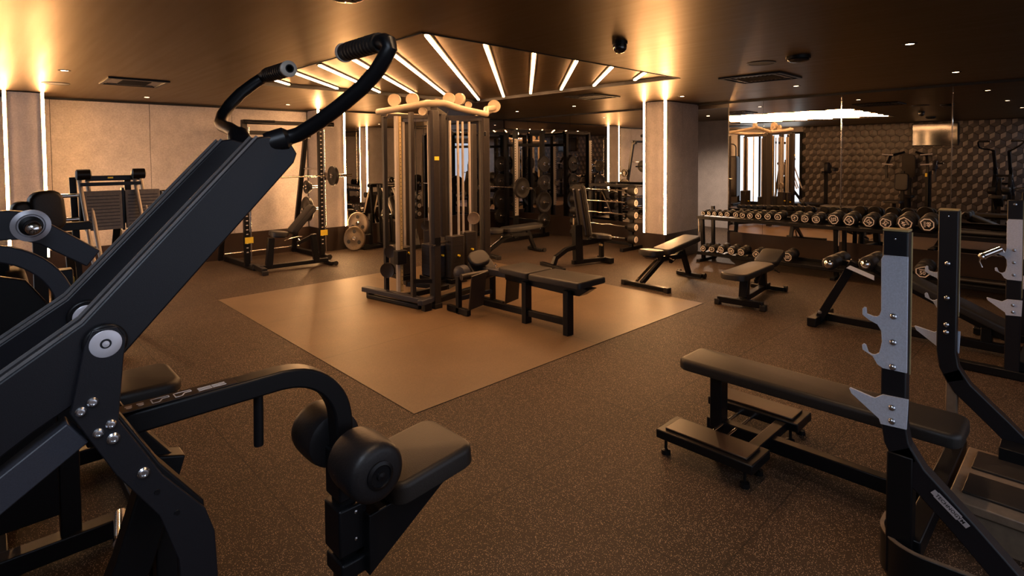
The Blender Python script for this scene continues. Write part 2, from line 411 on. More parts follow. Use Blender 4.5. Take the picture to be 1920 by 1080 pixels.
# screen on the hexagon wall
t = Thing('wall_screen', 'flat dark television screen on the hexagon wall, seen in the mirror', 'television', (L_+.06, 3.0, 2.16), world=True)
t.part('casing', MB().box((L_+.055, 2.50, 1.86), (L_+.09, 3.50, 2.46)), 'black', bevel=.006)
t.part('screen', MB().box((L_+.09, 2.52, 1.88), (L_+.093, 3.48, 2.44)), 'screen')
t.part('bracket', MB().box((L_+.01, 2.85, 2.02), (L_+.06, 3.15, 2.3)), 'black')

# ceiling fittings
dl = [((5.30, 1.03), 'bright round downlight in the ceiling above the bench press uprights'), ((7.43, 2.62), 'small round downlight near the mirror wall above the dumbbells'),
      ((7.5, 1.05), 'small round downlight at the far right of the ceiling by the mirror'), ((7.40, 4.17), 'small round downlight just right of the lit pillar top'),
      ((.62, 6.85), 'round downlight at far left beside the round ceiling grille'), ((1.70, 9.05), 'round downlight near the back wall right of the left ceiling cassette'),
      ((3.59, 8.92), 'round downlight near the back wall above the squat rack'), ((7.4, 7.6), 'round downlight above the corner squat rack'), ((7.4, 6.2), 'round downlight above the fixed barbells'),
      ((1.0, .9), 'round downlight nearest to the camera corner'), ((3.2, 1.0), 'round downlight above the flat bench press')]
PASSAGE = (10.6, 5.4)
for (x, y), l in dl:
    t = Thing('downlight', l, 'downlight', (x, y, H_), group='recessed ceiling downlights', world=True)
    t.part('trim_ring', MB().lathe((x, y, H_), (0, 0, -1), [(.030, .0005), (.030, .004), (.048, .005), (.052, .0005)], 24), 'black')
    t.part('lamp', MB().cyl((x, y, H_-.0006), (x, y, H_-.003), .029, 24), 'spot')
    ld = bpy.data.lights.new('downlight_beam', 'SPOT'); ld.energy = 42; ld.color = (1, .62, .34); ld.spot_size = math.radians(105); ld.spot_blend = .8; ld.shadow_soft_size = .03
    lo = bpy.data.objects.new('downlight_beam', ld); COL.objects.link(lo); lo.location = (0, 0, -.012); lo.parent = t.e
t = Thing('downlight', 'added downlight brightening the passage beside the pillar', 'downlight', (10.6, 5.4, 2.44), group='recessed ceiling downlights', world=True)
t.part('lamp', MB().cyl((10.6, 5.4, 2.4394), (10.6, 5.4, 2.437), .029, 24), 'spot')
ld = bpy.data.lights.new('downlight_beam', 'SPOT'); ld.energy = 420; ld.color = (1, .74, .55); ld.spot_size = math.radians(150); ld.spot_blend = .8; ld.shadow_soft_size = .05  # extra lamp, put in to lighten the passage wall
lo = bpy.data.objects.new('downlight_beam', ld); COL.objects.link(lo); lo.location = (0, 0, -.012); lo.parent = t.e
t = Thing('ceiling_panel_light', 'square cool white panel light in the ceiling beside the hexagon wall, out of frame', 'ceiling light', (-.45, .1, H_), world=True)
t.part('frame', MB().box((-.80, -.5, H_-.02), (-.10, .7, H_)), 'ivory')
t.part('diffuser', MB().box((-.76, -.46, H_-.023), (-.14, .66, H_-.02)), 'cool_panel')
def cassette(x0, x1, y0, y1, label):
    t = Thing('air_cassette', label, 'ceiling air unit', ((x0+x1)/2, (y0+y1)/2, H_), group='square ceiling air units', world=True)
    g = MB(); s = .035
    g.box((x0, y0, H_-.018), (x1, y0+s, H_)).box((x0, y1-s, H_-.018), (x1, y1, H_)).box((x0, y0+s, H_-.018), (x0+s, y1-s, H_)).box((x1-s, y0+s, H_-.018), (x1, y1-s, H_))
    t.part('frame', g, 'black', bevel=.003)
    g = MB(); n = 9; q = .15
    for k in range(n):
        y = y0+q+(y1-y0-2*q)*k/(n-1); g.beam((x0+q, y, H_-.012), (x1-q, y, H_-.012), .02, .006, (0, .5, 1))
    t.part('grille', g, 'dark')
    g = MB().box((x0+s, y0+s, H_-.006), (x1-s, y1-s, H_)); t.part('backing', g, 'walnut')
    for a, b in (((x0+.06, y0+.07), (x1-.06, y0+.10)), ((x0+.06, y1-.10), (x1-.06, y1-.07))): t.part('louvre', MB().box((a[0], a[1], H_-.014), (b[0], b[1], H_-.006)), 'charcoal')
cassette(.99, 1.55, 7.05, 7.70, 'square black air unit in the ceiling above the leg press')
cassette(5.98, 6.62, 2.27, 2.93, 'square black air unit in the ceiling near the mirror wall')
cassette(6.1, 6.7, 4.75, 5.3, 'square black air unit in the ceiling between light recess and pillar')
for x, y, l in ((5.33, 2.19, 'round black speaker grille flush in the ceiling beside the dome'), (.65, 8.05, 'round grille flush in the ceiling near the left strip lights')):
    t = Thing('ceiling_speaker', l, 'speaker', (x, y, H_), group='flush ceiling speakers', world=True)
    t.part('rim', MB().lathe((x, y, H_), (0, 0, -1), [(.11, .0), (.11, .006), (.125, .006), (.128, 0)], 32), 'charcoal')
    t.part('grille', MB().cyl((x, y, H_), (x, y, H_-.004), .11, 32), 'dark')
for x, y, l, s in ((3.52, 2.5, 'black dome camera hanging from the ceiling in front of the light recess', .058), (5.23, 1.83, 'low black dome on the ceiling right of the flush speaker', .10), (1.40, 2.70, 'black dome on the ceiling above the lever machine handles', .10)):
    q = .45 if s > .09 else 1.0
    t = Thing('dome_camera', l, 'camera', (x, y, H_), group='black ceiling domes', world=True)
    t.part('mount', MB().cyl((x, y, H_), (x, y, H_-.022), s*1.0, 24), 'black')
    t.part('dome', MB().lathe((x, y, H_-.022), (0, 0, -1), [(s*.85, 0), (s*.9, .02*q), (s*.82, .040*q), (s*.5, .060*q), (0, .068*q)], 24), 'screen')
#@@OBJECTS
# ================================================================ FOREGROUND: LEVER PULLDOWN MACHINE (left)
t = Thing('pulldown_machine', 'large black lever pulldown machine in the left foreground with thigh rollers and raised handles', 'gym machine', (.3, 1.52, 0), world=True)
def lever(ya, yb, hp, gy, sgn):
    """ya..yb: beam sides; hp: centre line of the handle tube; gy: y of the grip root, sgn: direction of the grip"""
    y = (ya+yb)/2
    poly = [(-.62, .70), (.06, 1.142), (.125, 1.178), (.200, 1.251), (.560, 1.640), (.568, 1.662), (.552, 1.690), (.500, 1.704), (.475, 1.700), (.137, 1.331), (.016, 1.250), (-.62, .825)]
    lv = t.part('lever_beam', MB().prism(poly, 'y', ya, yb), 'charcoal', bevel=.004)
    g = MB()
    for e in (ya+.006, yb-.006): g.rpath([(-.62, e, .828), (.016, e, 1.253), (.137, e, 1.334), (.475, e, 1.703)], .0035, .006, (0, 1, 0))
    t.part('edge_rail', g, 'greyplate', lv)
    h = t.part('handle_tube', MB().tube(hp, .0185, 18), 'black')
    t.part('tube_socket', MB().lathe(Vector(hp[0])-(Vector(hp[1])-Vector(hp[0]))*.3, Vector(hp[1])-Vector(hp[0]), [(.027, 0), (.029, .01), (.029, .045), (.0195, .055)], 20), 'black', h)
    gx, gz = hp[-1][0], hp[-1][2]
    g = MB().tube([(gx, gy, gz), (gx, gy+sgn*.175, gz)], .0225, 18)
    for k in range(9): g.lathe((gx, gy+sgn*(.012+.016*k), gz), (0, sgn, 0), [(.0225, 0), (.0240, .003), (.0240, .008), (.0225, .011)], 18)
    t.part('grip', g, 'rubber', h)
    t.part('grip_cap', MB().lathe((gx, gy+sgn*.172, gz), (0, sgn, 0), [(.025, 0), (.025, .008), (.019, .012)], 20), 'ivory', h)
    t.part('grip_emblem', MB().lathe((gx, gy+sgn*.1845, gz), (0, sgn, 0), [(.013, 0), (.013, .001), (.0095, .001), (.0095, 0)], 20), 'black', h)
lever(1.36, 1.415, [(.515, 1.385, 1.688), (.548, 1.372, 1.700), (.572, 1.355, 1.710), (.600, 1.30, 1.740), (.631, 1.25, 1.777), (.660, 1.20, 1.817), (.678, 1.165, 1.852), (.687, 1.142, 1.882), (.692, 1.130, 1.902), (.693, 1.136, 1.916), (.693, 1.152, 1.922), (.693, 1.18, 1.923)], 1.175, 1)
lever(1.625, 1.68, [(.530, 1.650, 1.700), (.535, 1.69, 1.722), (.535, 1.76, 1.740), (.538, 1.83, 1.750), (.545, 1.875, 1.762), (.560, 1.905, 1.788), (.585, 1.918, 1.822), (.620, 1.92, 1.862), (.665, 1.92, 1.900), (.684, 1.912, 1.915), (.688, 1.895, 1.921), (.688, 1.87, 1.922)], 1.875, -1)
def pivot(y, sgn):
    t.part('pivot_cover', MB().cyl((.171, y, 1.287), (.171, y+sgn*.012, 1.287), .038, 32), 'black', bevel=.004)
    t.part('pivot_disc', MB().lathe((.171, y+sgn*.010, 1.287), (0, sgn, 0), [(.027, 0), (.027, .005), (.025, .006), (.010, .006), (.009, .004), (.006, .004), (.006, .008), (0, .009)], 32), 'silver')
pivot(1.36, -1); pivot(1.415, 1); pivot(1.625, -1)
for ya, yb, b in ((1.345, 1.357, 1), (1.683, 1.695, 0)):
    y = (ya+yb)/2
    poly = [(.137, 1.29), (.150, 1.318), (.190, 1.318), (.205, 1.29), (.200, 1.255), (.188, 1.128), (.262, .985), (.340, .880), (.358, .82), (.362, .72), (.362, .04), (.290, .04), (.290, .72), (.286, .79), (.254, .90), (.180, 1.02), (.112, 1.165), (.120, 1.20)]
    t.part('side_plate', MB().prism(poly, 'y', ya, yb), 'charcoal', bevel=.002)
    if b:
        for px, pz in ((.128, 1.165), (.147, 1.178), (.154, 1.114), (.175, 1.125), (.178, 1.095), (.227, 1.005)):
            r = .0095 if (px < .176) else .0115
            t.part('bolt', MB().lathe((px, ya, pz), (0, -1, 0), [(r, 0), (r, .003), (r*.7, .0065), (r*.45, .0068), (r*.4, .004)], 18), 'bolt')
        for px, pz in ((.25, .955), (.285, .895)):
            t.part('bolt', MB().lathe((px, ya, pz), (0, -1, 0), [(.006, 0), (.005, .002), (0, .002)], 12), 'black')
    yc = y + (.036 if b else -.036)
    t.part('leg_tube', MB().rpath([(.150, yc, 1.15), (.235, yc, .99), (.312, yc, .88), (.326, yc, .76), (.326, yc, .02)], .055, .060, (0, 1, 0)), 'black', bevel=.004)
    t.part('lower_arm', MB().rpath([(.125, yc, 1.118), (-.62, yc, .62)], .05, .058, (0, 1, 0)), 'gunmetal', bevel=.003)
    t.part('rear_post', MB().rpath([(-.60, yc, .04), (-.60, yc, .66)], .06, .06, (0, 1, 0)), 'black', bevel=.004)
    t.part('floor_foot', MB().rpath([(-.75, yc, .035), (.50, yc, .035)], .08, .05, (0, 1, 0)), 'black', bevel=.006)
t.part('inner_leg', MB().rpath([(.325, 1.64, .90), (.250, 1.64, .66), (.12, 1.64, .35), (.10, 1.64, .04)], .06, .085, (0, 1, 0)), 'black', bevel=.005)
t.part('bolt', MB().lathe((.245, 1.608, .615), (0, -1, 0), [(.010, 0), (.010, .003), (.007, .0065), (.004, .005)], 18), 'bolt')
t.part('cross_member', MB().beam((.16, 1.38, 1.12), (.16, 1.67, 1.12), .055, .055), 'black', bevel=.004)
t.part('cross_member', MB().beam((.326, 1.38, .30), (.326, 1.67, .30), .055, .055), 'black', bevel=.004)
t.part('cross_member', MB().beam((-.60, 1.38, .50), (-.60, 1.67, .50), .055, .055), 'black', bevel=.004)
t.part('cross_member', MB().beam((-.20, 1.38, .92), (-.20, 1.67, .92), .05, .05), 'black', bevel=.004)
pts = [(.15, 1.52, 1.052), (.57, 1.52, 1.056)] + arc((.575, .885), .170, 88, 0, 12, lambda x, z: (x, 1.52, z)) + [(.752, 1.52, .75), (.755, 1.52, .03)]
t.part('main_tube', MB().rpath(pts, .060, .052, (0, 1, 0)), 'black', bevel=.006)
t.part('tube_stub', MB().cyl((.517, 1.52, 1.03), (.515, 1.52, .890), .0125, 18), 'black', bevel=.003)
pl = t.part('instruction_plate', MB().box((.21, 1.497, 1.0805), (.46, 1.543, 1.0825)), 'walnut')
g = MB(); zz = 1.0832
for k, x in enumerate((.232, .255, .295, .342, .39, .422)):
    z0 = 1.0825
    if k in (0, 1): g.cyl((x, 1.518, z0), (x, 1.518, zz), .006, 12).box((x-.007, 1.524, z0), (x+.007, 1.530, zz))
    elif k in (2, 3):
        P = [(x-.018, 1.508), (x-.004, 1.508), (x+.004, 1.522), (x+.018, 1.522), (x+.018, 1.532), (x-.018, 1.532), (x-.018, 1.508)]
        for a, b in zip(P, P[1:]): g.beam((*a, 1.0828), (*b, 1.0828), .0025, .0008)
    else:
        for j in range(3): g.box((x-.016, 1.508+.008*j, z0), (x+.014, 1.510+.008*j, zz))
t.part('printed_symbols', g, 'white', pl)
t.part('adjust_sleeve', MB().beam((.757, 1.52, .80), (.757, 1.52, .66), .080, .092, (0, 1, 0)), 'black', bevel=.006)
t.part('adjust_sleeve', MB().beam((.757, 1.52, .64), (.757, 1.52, .50), .088, .098, (0, 1, 0)), 'black', bevel=.006)
t.part('adjust_sleeve', MB().beam((.765, 1.52, .48), (.765, 1.52, .43), .094, .104, (0, 1, 0)), 'black', bevel=.006)
for z in (.86, .70, .62, .54, .46): t.part('bolt', MB().lathe((.765, 1.52-.047, z), (0, -1, 0), [(.006, 0), (.005, .003), (0, .0045)], 12), 'bolt')
t.part('roller_axle', MB().cyl((.757, 1.32, .795), (.757, 1.72, .795), .014, 14), 'chrome')
t_ = t
def roller(x, z, a, b, r, cap=True, mat='foam'):
    L = b-a; s = 1 if L > 0 else -1; L = abs(L)
    pr = t_.part('roller_pad', MB().lathe((x, a, z), (0, s, 0), [(r*.30, -.004), (r*.70, -.004), (r*.88, .002), (r*.97, .014), (r, .034), (r*1.01, L*.5), (r, L-.03), (r*.95, L-.008), (r*.8, L-.001), (r*.3, L)], 28), mat)
    if cap: t_.part('end_cap', MB().lathe((x, a-s*.001, z), (0, -s, 0), [(r*.46, 0), (r*.46, .008), (r*.36, .012), (r*.34, .007), (r*.14, .007), (r*.13, .014), (0, .016)], 24), 'black', pr)
roller(.757, .795, 1.322, 1.470, .084)
roller(.757, .795, 1.722, 1.572, .084)
M = Matrix.Translation((1.005, 1.525, .665)) @ Matrix.Rotation(math.radians(-5), 4, 'Y')
st = t.part('seat', MB().pad(.31, .27, .07, M, .02, round_ends=.05), 'pad')
t.part('seat_support', MB().prism([(.79, .43), (.79, .61), (1.14, .645), (1.15, .63), (1.06, .60)], 'y', 1.44, 1.60), 'black', st, bevel=.004)
t.part('weight_horn', MB().cyl((-.35, 1.36, .80), (-.35, 1.15, .82), .024, 18), 'chrome')

# ================================================================ PLATE LOADED MACHINE behind it at the far left
t = Thing('rowing_machine', 'black plate loaded machine at left edge with curved arm and chrome weight horn', 'gym machine', (0, 2.8, 0), world=True)
poly = [(-.03, 1.36), (-.03, 1.465), (.08, 1.465), (.135, 1.455), (.20, 1.40), (.345, 1.285), (.30, 1.225), (.16, 1.33), (.10, 1.355)]
a = t.part('load_arm', MB().prism(poly, 'y', 2.77, 2.83), 'gunmetal', bevel=.005)
t.part('horn_ring', MB().lathe((.135, 2.77, 1.405), (0, -1, 0), [(.060, 0), (.060, .006), (.044, .010), (.040, .004)], 32), 'silver', a)
t.part('weight_horn', MB().lathe((.135, 2.77, 1.405), (0, -1, 0), [(.036, 0), (.036, .02), (.024, .024), (.024, .12), (.018, .126), (0, .128)], 24), 'black', a)
t.part('horn_tip', MB().lathe((.135, 2.645, 1.405), (0, -1, 0), [(.023, 0), (.023, .012), (.016, .018), (0, .019)], 20), 'chrome', a)
t.part('curved_arm', MB().rpath([(-.03, 2.80, 1.325)] + arc((-.02, 1.06), .255, 92, 5, 12, lambda x, z: (x, 2.80, z)) + [(.245, 2.80, .95)], .05, .062, (0, 1, 0)), 'gunmetal', bevel=.005)
t.part('front_post', MB().rpath([(.235, 2.95, 1.20), (.235, 2.95, .03)], .07, .07, (0, 1, 0)), 'black', bevel=.005)
t.part('caution_sticker', MB().box((.2745, 2.94, 1.07), (.2755, 2.985, 1.16)), 'yellow')
t.part('side_panel', MB().prism([(-.03, .2), (-.03, 1.22), (.0, 1.22), (.12, 1.18), (.20, 1.05), (.2, .2)], 'y', 2.90, 2.93), 'black', bevel=.005)
t.part('base_rail', MB().beam((-.03, 2.93, .06), (.62, 2.93, .06), .08, .08), 'black', bevel=.006)
t.part('base_rail', MB().beam((-.03, 3.75, .06), (.54, 3.75, .06), .08, .08), 'black', bevel=.006)
t.part('base_cross', MB().beam((.0, 2.93, .06), (.0, 3.75, .06), .08, .07), 'black', bevel=.006)
t.part('storage_horn', MB().cyl((.40, 2.89, .115), (.36, 2.62, .145), .026, 20), 'chrome')
st = t.part('seat', MB().pad(.34, .40, .07, Matrix.Translation((.60, 3.58, .43))), 'pad')
t.part('seat_post', MB().beam((.54, 3.58, .40), (.50, 3.58, .04), .07, .07), 'black', st, bevel=.004)
t.part('base_cross', MB().beam((.50, 2.93, .05), (.50, 3.75, .05), .07, .06), 'black', bevel=.006)
t.part('back_pad', MB().pad(.46, .30, .08, Matrix.Translation((.14, 3.5, .92)) @ Matrix.Rotation(math.radians(80), 4, 'Y')), 'pad')
t.part('frame_column', MB().beam((.05, 3.5, .04), (.05, 3.5, 1.2), .08, .08), 'black', bevel=.005)
g = MB()
for k in range(7): g.lathe((.02+.035*k, 2.899, .93+.012*(k % 3)+.018*k), (0, -1, 0), [(.007, 0), (.006, .004), (0, .006)], 10)
t.part('bolts', g, 'bolt')

# ================================================================ LEG PRESS at the far left
t = Thing('leg_press', 'leg press at the left with two ribbed foot plates and pale inclined guide rods', 'gym machine', (.9, 6.3, 0), world=True)
for x in (.655, .950):
    fp = t.part('foot_plate', MB().prism([(5.98, 1.04), (6.02, 1.035), (6.07, 1.375), (6.03, 1.38)], 'x', x-.008, x+.262), 'greyplate', label='ribbed foot plate', bevel=.004)
    g = MB()
    for k in range(10):
        z = 1.07+.029*k; y = 5.983+(z-1.04)*.147
        g.box((x+.012, y-.006, z), (x+.242, y+.01, z+.006))
    t.part('tread_rib', g, 'gunmetal', fp)
t.part('plate_bracket', MB().box((.918, 6.03, 1.02), (.938, 6.10, 1.40)), 'black')
for x in (.62, 1.02):
    for d in (0, .075): t.part('guide_rod', MB().cyl((x+d*.8, 6.05+d, 1.50), (x+.06+d*.8, 5.75+d, .70), .016, 16), 'ivory')
    t.part('rod_head', MB().lathe((x+.02, 6.00, 1.525), (1, 0, 0), [(.030, -.05), (.046, -.04), (.046, .05), (.03, .06)], 20), 'black')
    t.part('frame_post', MB().beam((x-.03, 6.22, 1.50), (x+.01, 6.22, .03), .06, .05), 'black', bevel=.004)
t.part('top_bar', MB().beam((.66, 6.06, 1.49), (1.06, 6.06, 1.49), .05, .045), 'black', bevel=.004)
t.part('top_sticker', MB().box((.82, 6.034, 1.487), (.86, 6.0345, 1.500)), 'yellow')
t.part('lower_bar', MB().beam((.62, 6.0, 1.44), (1.06, 6.0, 1.44), .04, .03), 'black')
for z in (1.345, 1.14):
    t.part('weight_horn', MB().cyl((.62, 6.1, z), (.40, 6.1, z), .017, 14), 'chrome')
    t.part('weight_horn', MB().cyl((1.22, 6.1, z), (1.44, 6.1, z), .017, 14), 'chrome')
t.part('sled', MB().box((.62, 6.06, 1.08), (1.24, 6.14, 1.36)), 'black', bevel=.006)
t.part('rail', MB().beam((.55, 6.3, 1.0), (.55, 5.6, .05), .06, .06), 'black', bevel=.004)
t.part('rail', MB().beam((.92, 6.3, 1.0), (.76, 5.9, .05), .06, .06), 'black', bevel=.004)
for y, xm in ((5.5, .80), (6.6, 1.10)): t.part('base_frame', MB().box((.5, y, .0), (xm, y+.1, .09)), 'black', bevel=.006)
t.part('base_side', MB().box((.50, 5.6, .0), (.58, 6.6, .07)), 'black', bevel=.006)
t.part('base_side', MB().box((.72, 5.6, .0), (.80, 6.6, .07)), 'black', bevel=.006)
t.part('shoulder_pad', MB().pad(.30, .20, .10, Matrix.Translation((.345, 5.2, 1.285)) @ Matrix.Rotation(math.radians(86), 4, 'Y')@Matrix.Rotation(math.radians(80), 4, 'X'), .03), 'foam')
t.part('shoulder_pad', MB().pad(.25, .12, .10, Matrix.Translation((.215, 5.2, 1.24)) @ Matrix.Rotation(math.radians(86), 4, 'Y')@Matrix.Rotation(math.radians(80), 4, 'X'), .03), 'foam')
t.part('head_pad', MB().pad(.42, .3, .09, Matrix.Translation((.02, 5.2, 1.24)) @ Matrix.Rotation(math.radians(8), 4, 'X')), 'pad')
t.part('pad_column', MB().beam((.3, 5.25, 1.15), (.3, 5.25, .0), .08, .08), 'black', bevel=.004)
t.part('pad_arm', MB().beam((-.1, 5.25, 1.16), (.6, 5.25, 1.16), .06, .06), 'black', bevel=.004)
t.part('pad_arm', MB().beam((.3, 5.25, .06), (.62, 5.25, .06), .06, .06), 'black', bevel=.004)

# ================================================================ WEIGHT PLATES
def make_plate(name, r, th, mat='plate', holes=False):
    """disc with its axis along local x, resting centre at origin"""
    t = Thing(name, '', 'weight plate')
    t.part('disc', MB().lathe((-th/2, 0, 0), (1, 0, 0), [(.026, .004), (.05, 0), (.06, .004), (r*.55, .006), (r*.80, .006), (r*.84, 0), (r*.97, 0), (r, .006), (r, th-.006), (r*.97, th), (r*.84, th), (r*.8, th-.006), (r*.55, th-.006), (.06, th-.004), (.05, th), (.026, th-.004)], 40), mat)
    t.part('hub', MB().lathe((-th/2-.001, 0, 0), (1, 0, 0), [(.026, 0), (.036, 0), (.036, th+.002), (.026, th+.002)], 24), 'chrome')
    if holes:
        for a in (90, 210, 330):
            c = (0, r*.58*math.cos(math.radians(a)), r*.58*math.sin(math.radians(a)))
            g = MB()
            for s in (-1, 1): g.lathe((s*(th/2-.004), c[1], c[2]), (s, 0, 0), [(r*.17, 0), (r*.17, .0015), (0, .0015)], 20)
            t.part('grip_hole', g, 'dark')
    return t.e
PL = {}
def plate(r, th, loc, axis, label, mat='plate', holes=False, group='weight plates', tilt=0):
    key = (r, th, mat, holes)
    rz = {'x': 0, 'y': math.pi/2}[axis] if isinstance(axis, str) else axis
    if key not in PL:
        e = make_plate('weight_plate', r, th, mat, holes); PL[key] = e; e.location = loc; e.rotation_euler = (0, tilt, rz)
    else: e = copy_thing(PL[key], loc, rz, label, (0, tilt, rz))
    e['label'] = label; e['group'] = group; return e
def barbell(loc, axis, L, label, sleeve=.40, group=None, r=.0125):
    ax = {'x': V(1, 0, 0), 'y': V(0, 1, 0)}[axis]; c = Vector(loc)
    t = Thing('barbell', label, 'barbell', loc, group=group, world=True)
    t.part('bar', MB().cyl(c-ax*(L/2-sleeve), c+ax*(L/2-sleeve), r, 14), 'chrome')
    for s in (-1, 1):
        t.part('sleeve', MB().lathe(c+ax*s*(L/2-sleeve), ax*s, [(r, 0), (.034, .001), (.034, .012), (.0235, .014), (.0235, sleeve-.004), (.02, sleeve)], 18), 'chrome')
    return t

# ================================================================ SQUAT RACK in front of the back wall (left)
t = Thing('squat_rack', 'black squat rack before the beige back wall with numbered posts and yellow markers', 'squat rack', (3.5, 9.2, 0), world=True)
def rack_post(x, y, top=2.18, marks=True, yellow=.42, depth=.07, side=-1):
    p = t.part('post', MB().beam((x, y, .05), (x, y, top), .075, depth, (0, 1, 0)), 'black', bevel=.004)
    if marks:
        g = MB(); z = .25
        while z < top-.1: g.box((x-.014, y-depth/2-.0015, z), (x+.014, y-depth/2, z+.014)); z += .05*1.35
        t.part('height_marks', g, 'white', p)
        t.part('catch_rail', MB().cyl((x+.058, y-.02, .12), (x+.058, y-.02, top-.06), .011, 12), 'chrome', p)
        t.part('yellow_marker', MB().box((x-.035, y-depth/2-.004, yellow), (x+.085, y-depth/2+.001, yellow+.09)), 'yellow', p)
for x in (2.86, 4.03):
    rack_post(x, 8.75, yellow=.39)
    t.part('floor_skid', MB().rpath([(x+.05, 8.60, .045), (x, 9.80, .045)], .08, .07, (1, 0, 0)), 'black', bevel=.01)
    t.part('skid_cap', MB().cyl((x+.05, 8.585, .045), (x+.05, 8.62, .045), .045, 16), 'rubber')
    t.part('back_post', MB().beam((x-.14, 9.55, .05), (x-.06, 9.15, 2.05), .07, .06, (0, 1, 0)), 'black', bevel=.004)
    t.part('side_brace', MB().cyl((x, 8.75, 1.48), (x-.08, 9.25, 1.48), .014, 12), 'chrome')
t.part('top_bar', MB().beam((2.82, 8.75, 2.20), (4.14, 8.75, 2.20), .06, .06), 'black', bevel=.006)
t.part('top_bar', MB().beam((2.80, 9.14, 2.06), (4.04, 9.14, 2.06), .06, .06), 'black', bevel=.006)
t.part('top_joint', MB().cyl((4.10, 8.70, 2.20), (4.24, 8.70, 2.20), .04, 16), 'black')
t.part('top_joint', MB().cyl((3.92, 9.1, 2.03), (4.02, 9.1, 2.03), .045, 16), 'black')
t.part('chin_bar', MB().tube([(2.86, 8.75, 2.22), (2.9, 8.5, 2.20), (3.2, 8.45, 2.2)], .018, 12), 'black')
t.part('low_cross_bar', MB().cyl((2.80, 9.6, .13), (4.0, 9.6, .13), .014, 12), 'chrome')
for x in (2.86, 4.03): t.part('bar_hook', MB().prism([(8.64, 1.30), (8.71, 1.30), (8.71, 1.42), (8.68, 1.42), (8.68, 1.34), (8.66, 1.34), (8.66, 1.38), (8.64, 1.38)], 'x', x+.042, x+.075), 'chrome')
for z in (1.16, .78):
    t.part('plate_horn', MB().cyl((3.98, 9.38, z), (4.26, 9.38, z), .02, 14), 'chrome')
barbell((3.47, 8.675, 1.362), 'x', 2.15, 'barbell racked across the black squat rack before the beige wall', sleeve=.38)
plate(.165, .05, (4.21, 8.675, 1.362), 'x', 'dark round plate on right end of the racked barbell before beige wall')
plate(.165, .05, (2.73, 8.675, 1.362), 'x', 'dark round plate on left end of the racked barbell, behind the lever beam')
plate(.115, .04, (4.07, 9.38, 1.16), 'x', 'small dark plate on the upper storage horn of left squat rack, inner one')
plate(.08, .03, (4.12, 9.38, 1.16), 'x', 'smallest dark plate on the upper storage horn of left squat rack, outer one')
plate(.215, .05, (4.07, 9.38, .78), 'x', 'large dark plate on the lower storage horn behind the inclined bench')

# ================================================================ ADJUSTABLE BENCHES
def bench(label, loc, rz, back=8, seat_t=0, h=.42, seatL=.30, backL=.78, gap=.02, mat='pad', low=False, group='adjustable training benches', x_hinge=-.22):
    """seat towards -x, backrest towards +x"""
    t = Thing('training_bench', label, 'bench', loc, rz, group)
    hb = h-.07
    M = Matrix.Translation((x_hinge, 0, h-.035)) @ Matrix.Rotation(math.radians(seat_t), 4, 'Y') @ Matrix.Translation((-seatL/2-gap, 0, 0))
    sp = t.part('seat', MB().pad(seatL, .28, .07, M, .022, round_ends=.10), mat)
    t.part('seat_plate', MB().pad(seatL*.8, .18, .02, M @ Matrix.Translation((0, 0, -.045)), .004), 'black', sp)
    M = Matrix.Translation((x_hinge, 0, h-.035)) @ Matrix.Rotation(math.radians(-back), 4, 'Y') @ Matrix.Translation((backL/2+gap, 0, 0))
    bp = t.part('backrest', MB().pad(backL, .27, .07, M, .022, round_ends=.06), mat)
    g = MB()
    for s in (-1, 1):
        a = M @ V(-backL*.46, s*.065, -.055); b = M @ V(backL*.44, s*.065, -.055); g.cyl(a, b, .013, 12)
    t.part('back_rails', g, 'charcoal', bp)
    for s in (-1, 1):
        a = M @ V(backL*.44, s*.065, -.055); n = (M.to_3x3() @ V(1, 0, 0))
        t.part('rail_cap', MB().cyl(a, a+n*.012, .015, 12), 'silver', bp)
    fw = .24 if low else .32
    t.part('front_foot', MB().beam((-.52, -fw, .035 if not low else .06), (-.52, fw, .035 if not low else .06), .07, .05 if not low else .07), 'black', bevel=.008)
    t.part('rear_foot', MB().beam((.48, -.19, .035), (.48, .19, .035), .06, .05), 'black', bevel=.008)
    for s in (-1, 1):
        t.part('foot_cap', MB().cbox((-.52, s*fw, .032), (.08, .06, .064)), 'rubber', bevel=.008)
        t.part('wheel', MB().cyl((.53, s*.17, .035), (.53, s*.21, .035), .035, 18), 'rubber')
    if low:
        t.part('spine', MB().beam((-.52, 0, .07), (.48, 0, .07), .07, .06), 'black', bevel=.006)
        t.part('column', MB().beam((-.40, 0, .06), (-.36, 0, hb), .09, .09), 'black', bevel=.005)
        t.part('column', MB().beam((.30, 0, .06), (.26, 0, hb), .08, .08), 'black', bevel=.005)
    else:
        t.part('strut', MB().beam((-.50, .07, .05), (.02, .05, hb-.03), .045, .055), 'black', bevel=.004)
        t.part('chrome_strut', MB().cyl((-.48, .16, .06), (-.12, .10, hb-.08), .018, 14), 'chrome')
        t.part('rear_leg', MB().beam((.46, 0, .05), (.30, 0, hb), .06, .06), 'black', bevel=.005)
        t.part('spine', MB().beam((-.22, 0, hb-.05), (.34, 0, hb-.08), .06, .06), 'black', bevel=.005)
    t.part('ladder', MB().beam((.02, 0, hb-.12), (.26, 0, hb-.02), .04, .05), 'black', bevel=.004)
    t.part('adjust_lever', MB().cyl((x_hinge+.1, -.09, hb-.04), (x_hinge+.1, -.15, hb-.06), .010, 10), 'chrome')
    t.part('pull_handle', MB().tube([(-.15, .08, hb-.07), (-.05, .12, hb-.05), (.08, .12, hb-.03), (.12, .06, hb-.03)], .008, 8), 'chrome')
    return t
bench('adjustable bench with pads lit bright, before the pillar, on thin crossed legs', (6.48, 3.83, 0), -3, back=8, seat_t=5, h=.455)
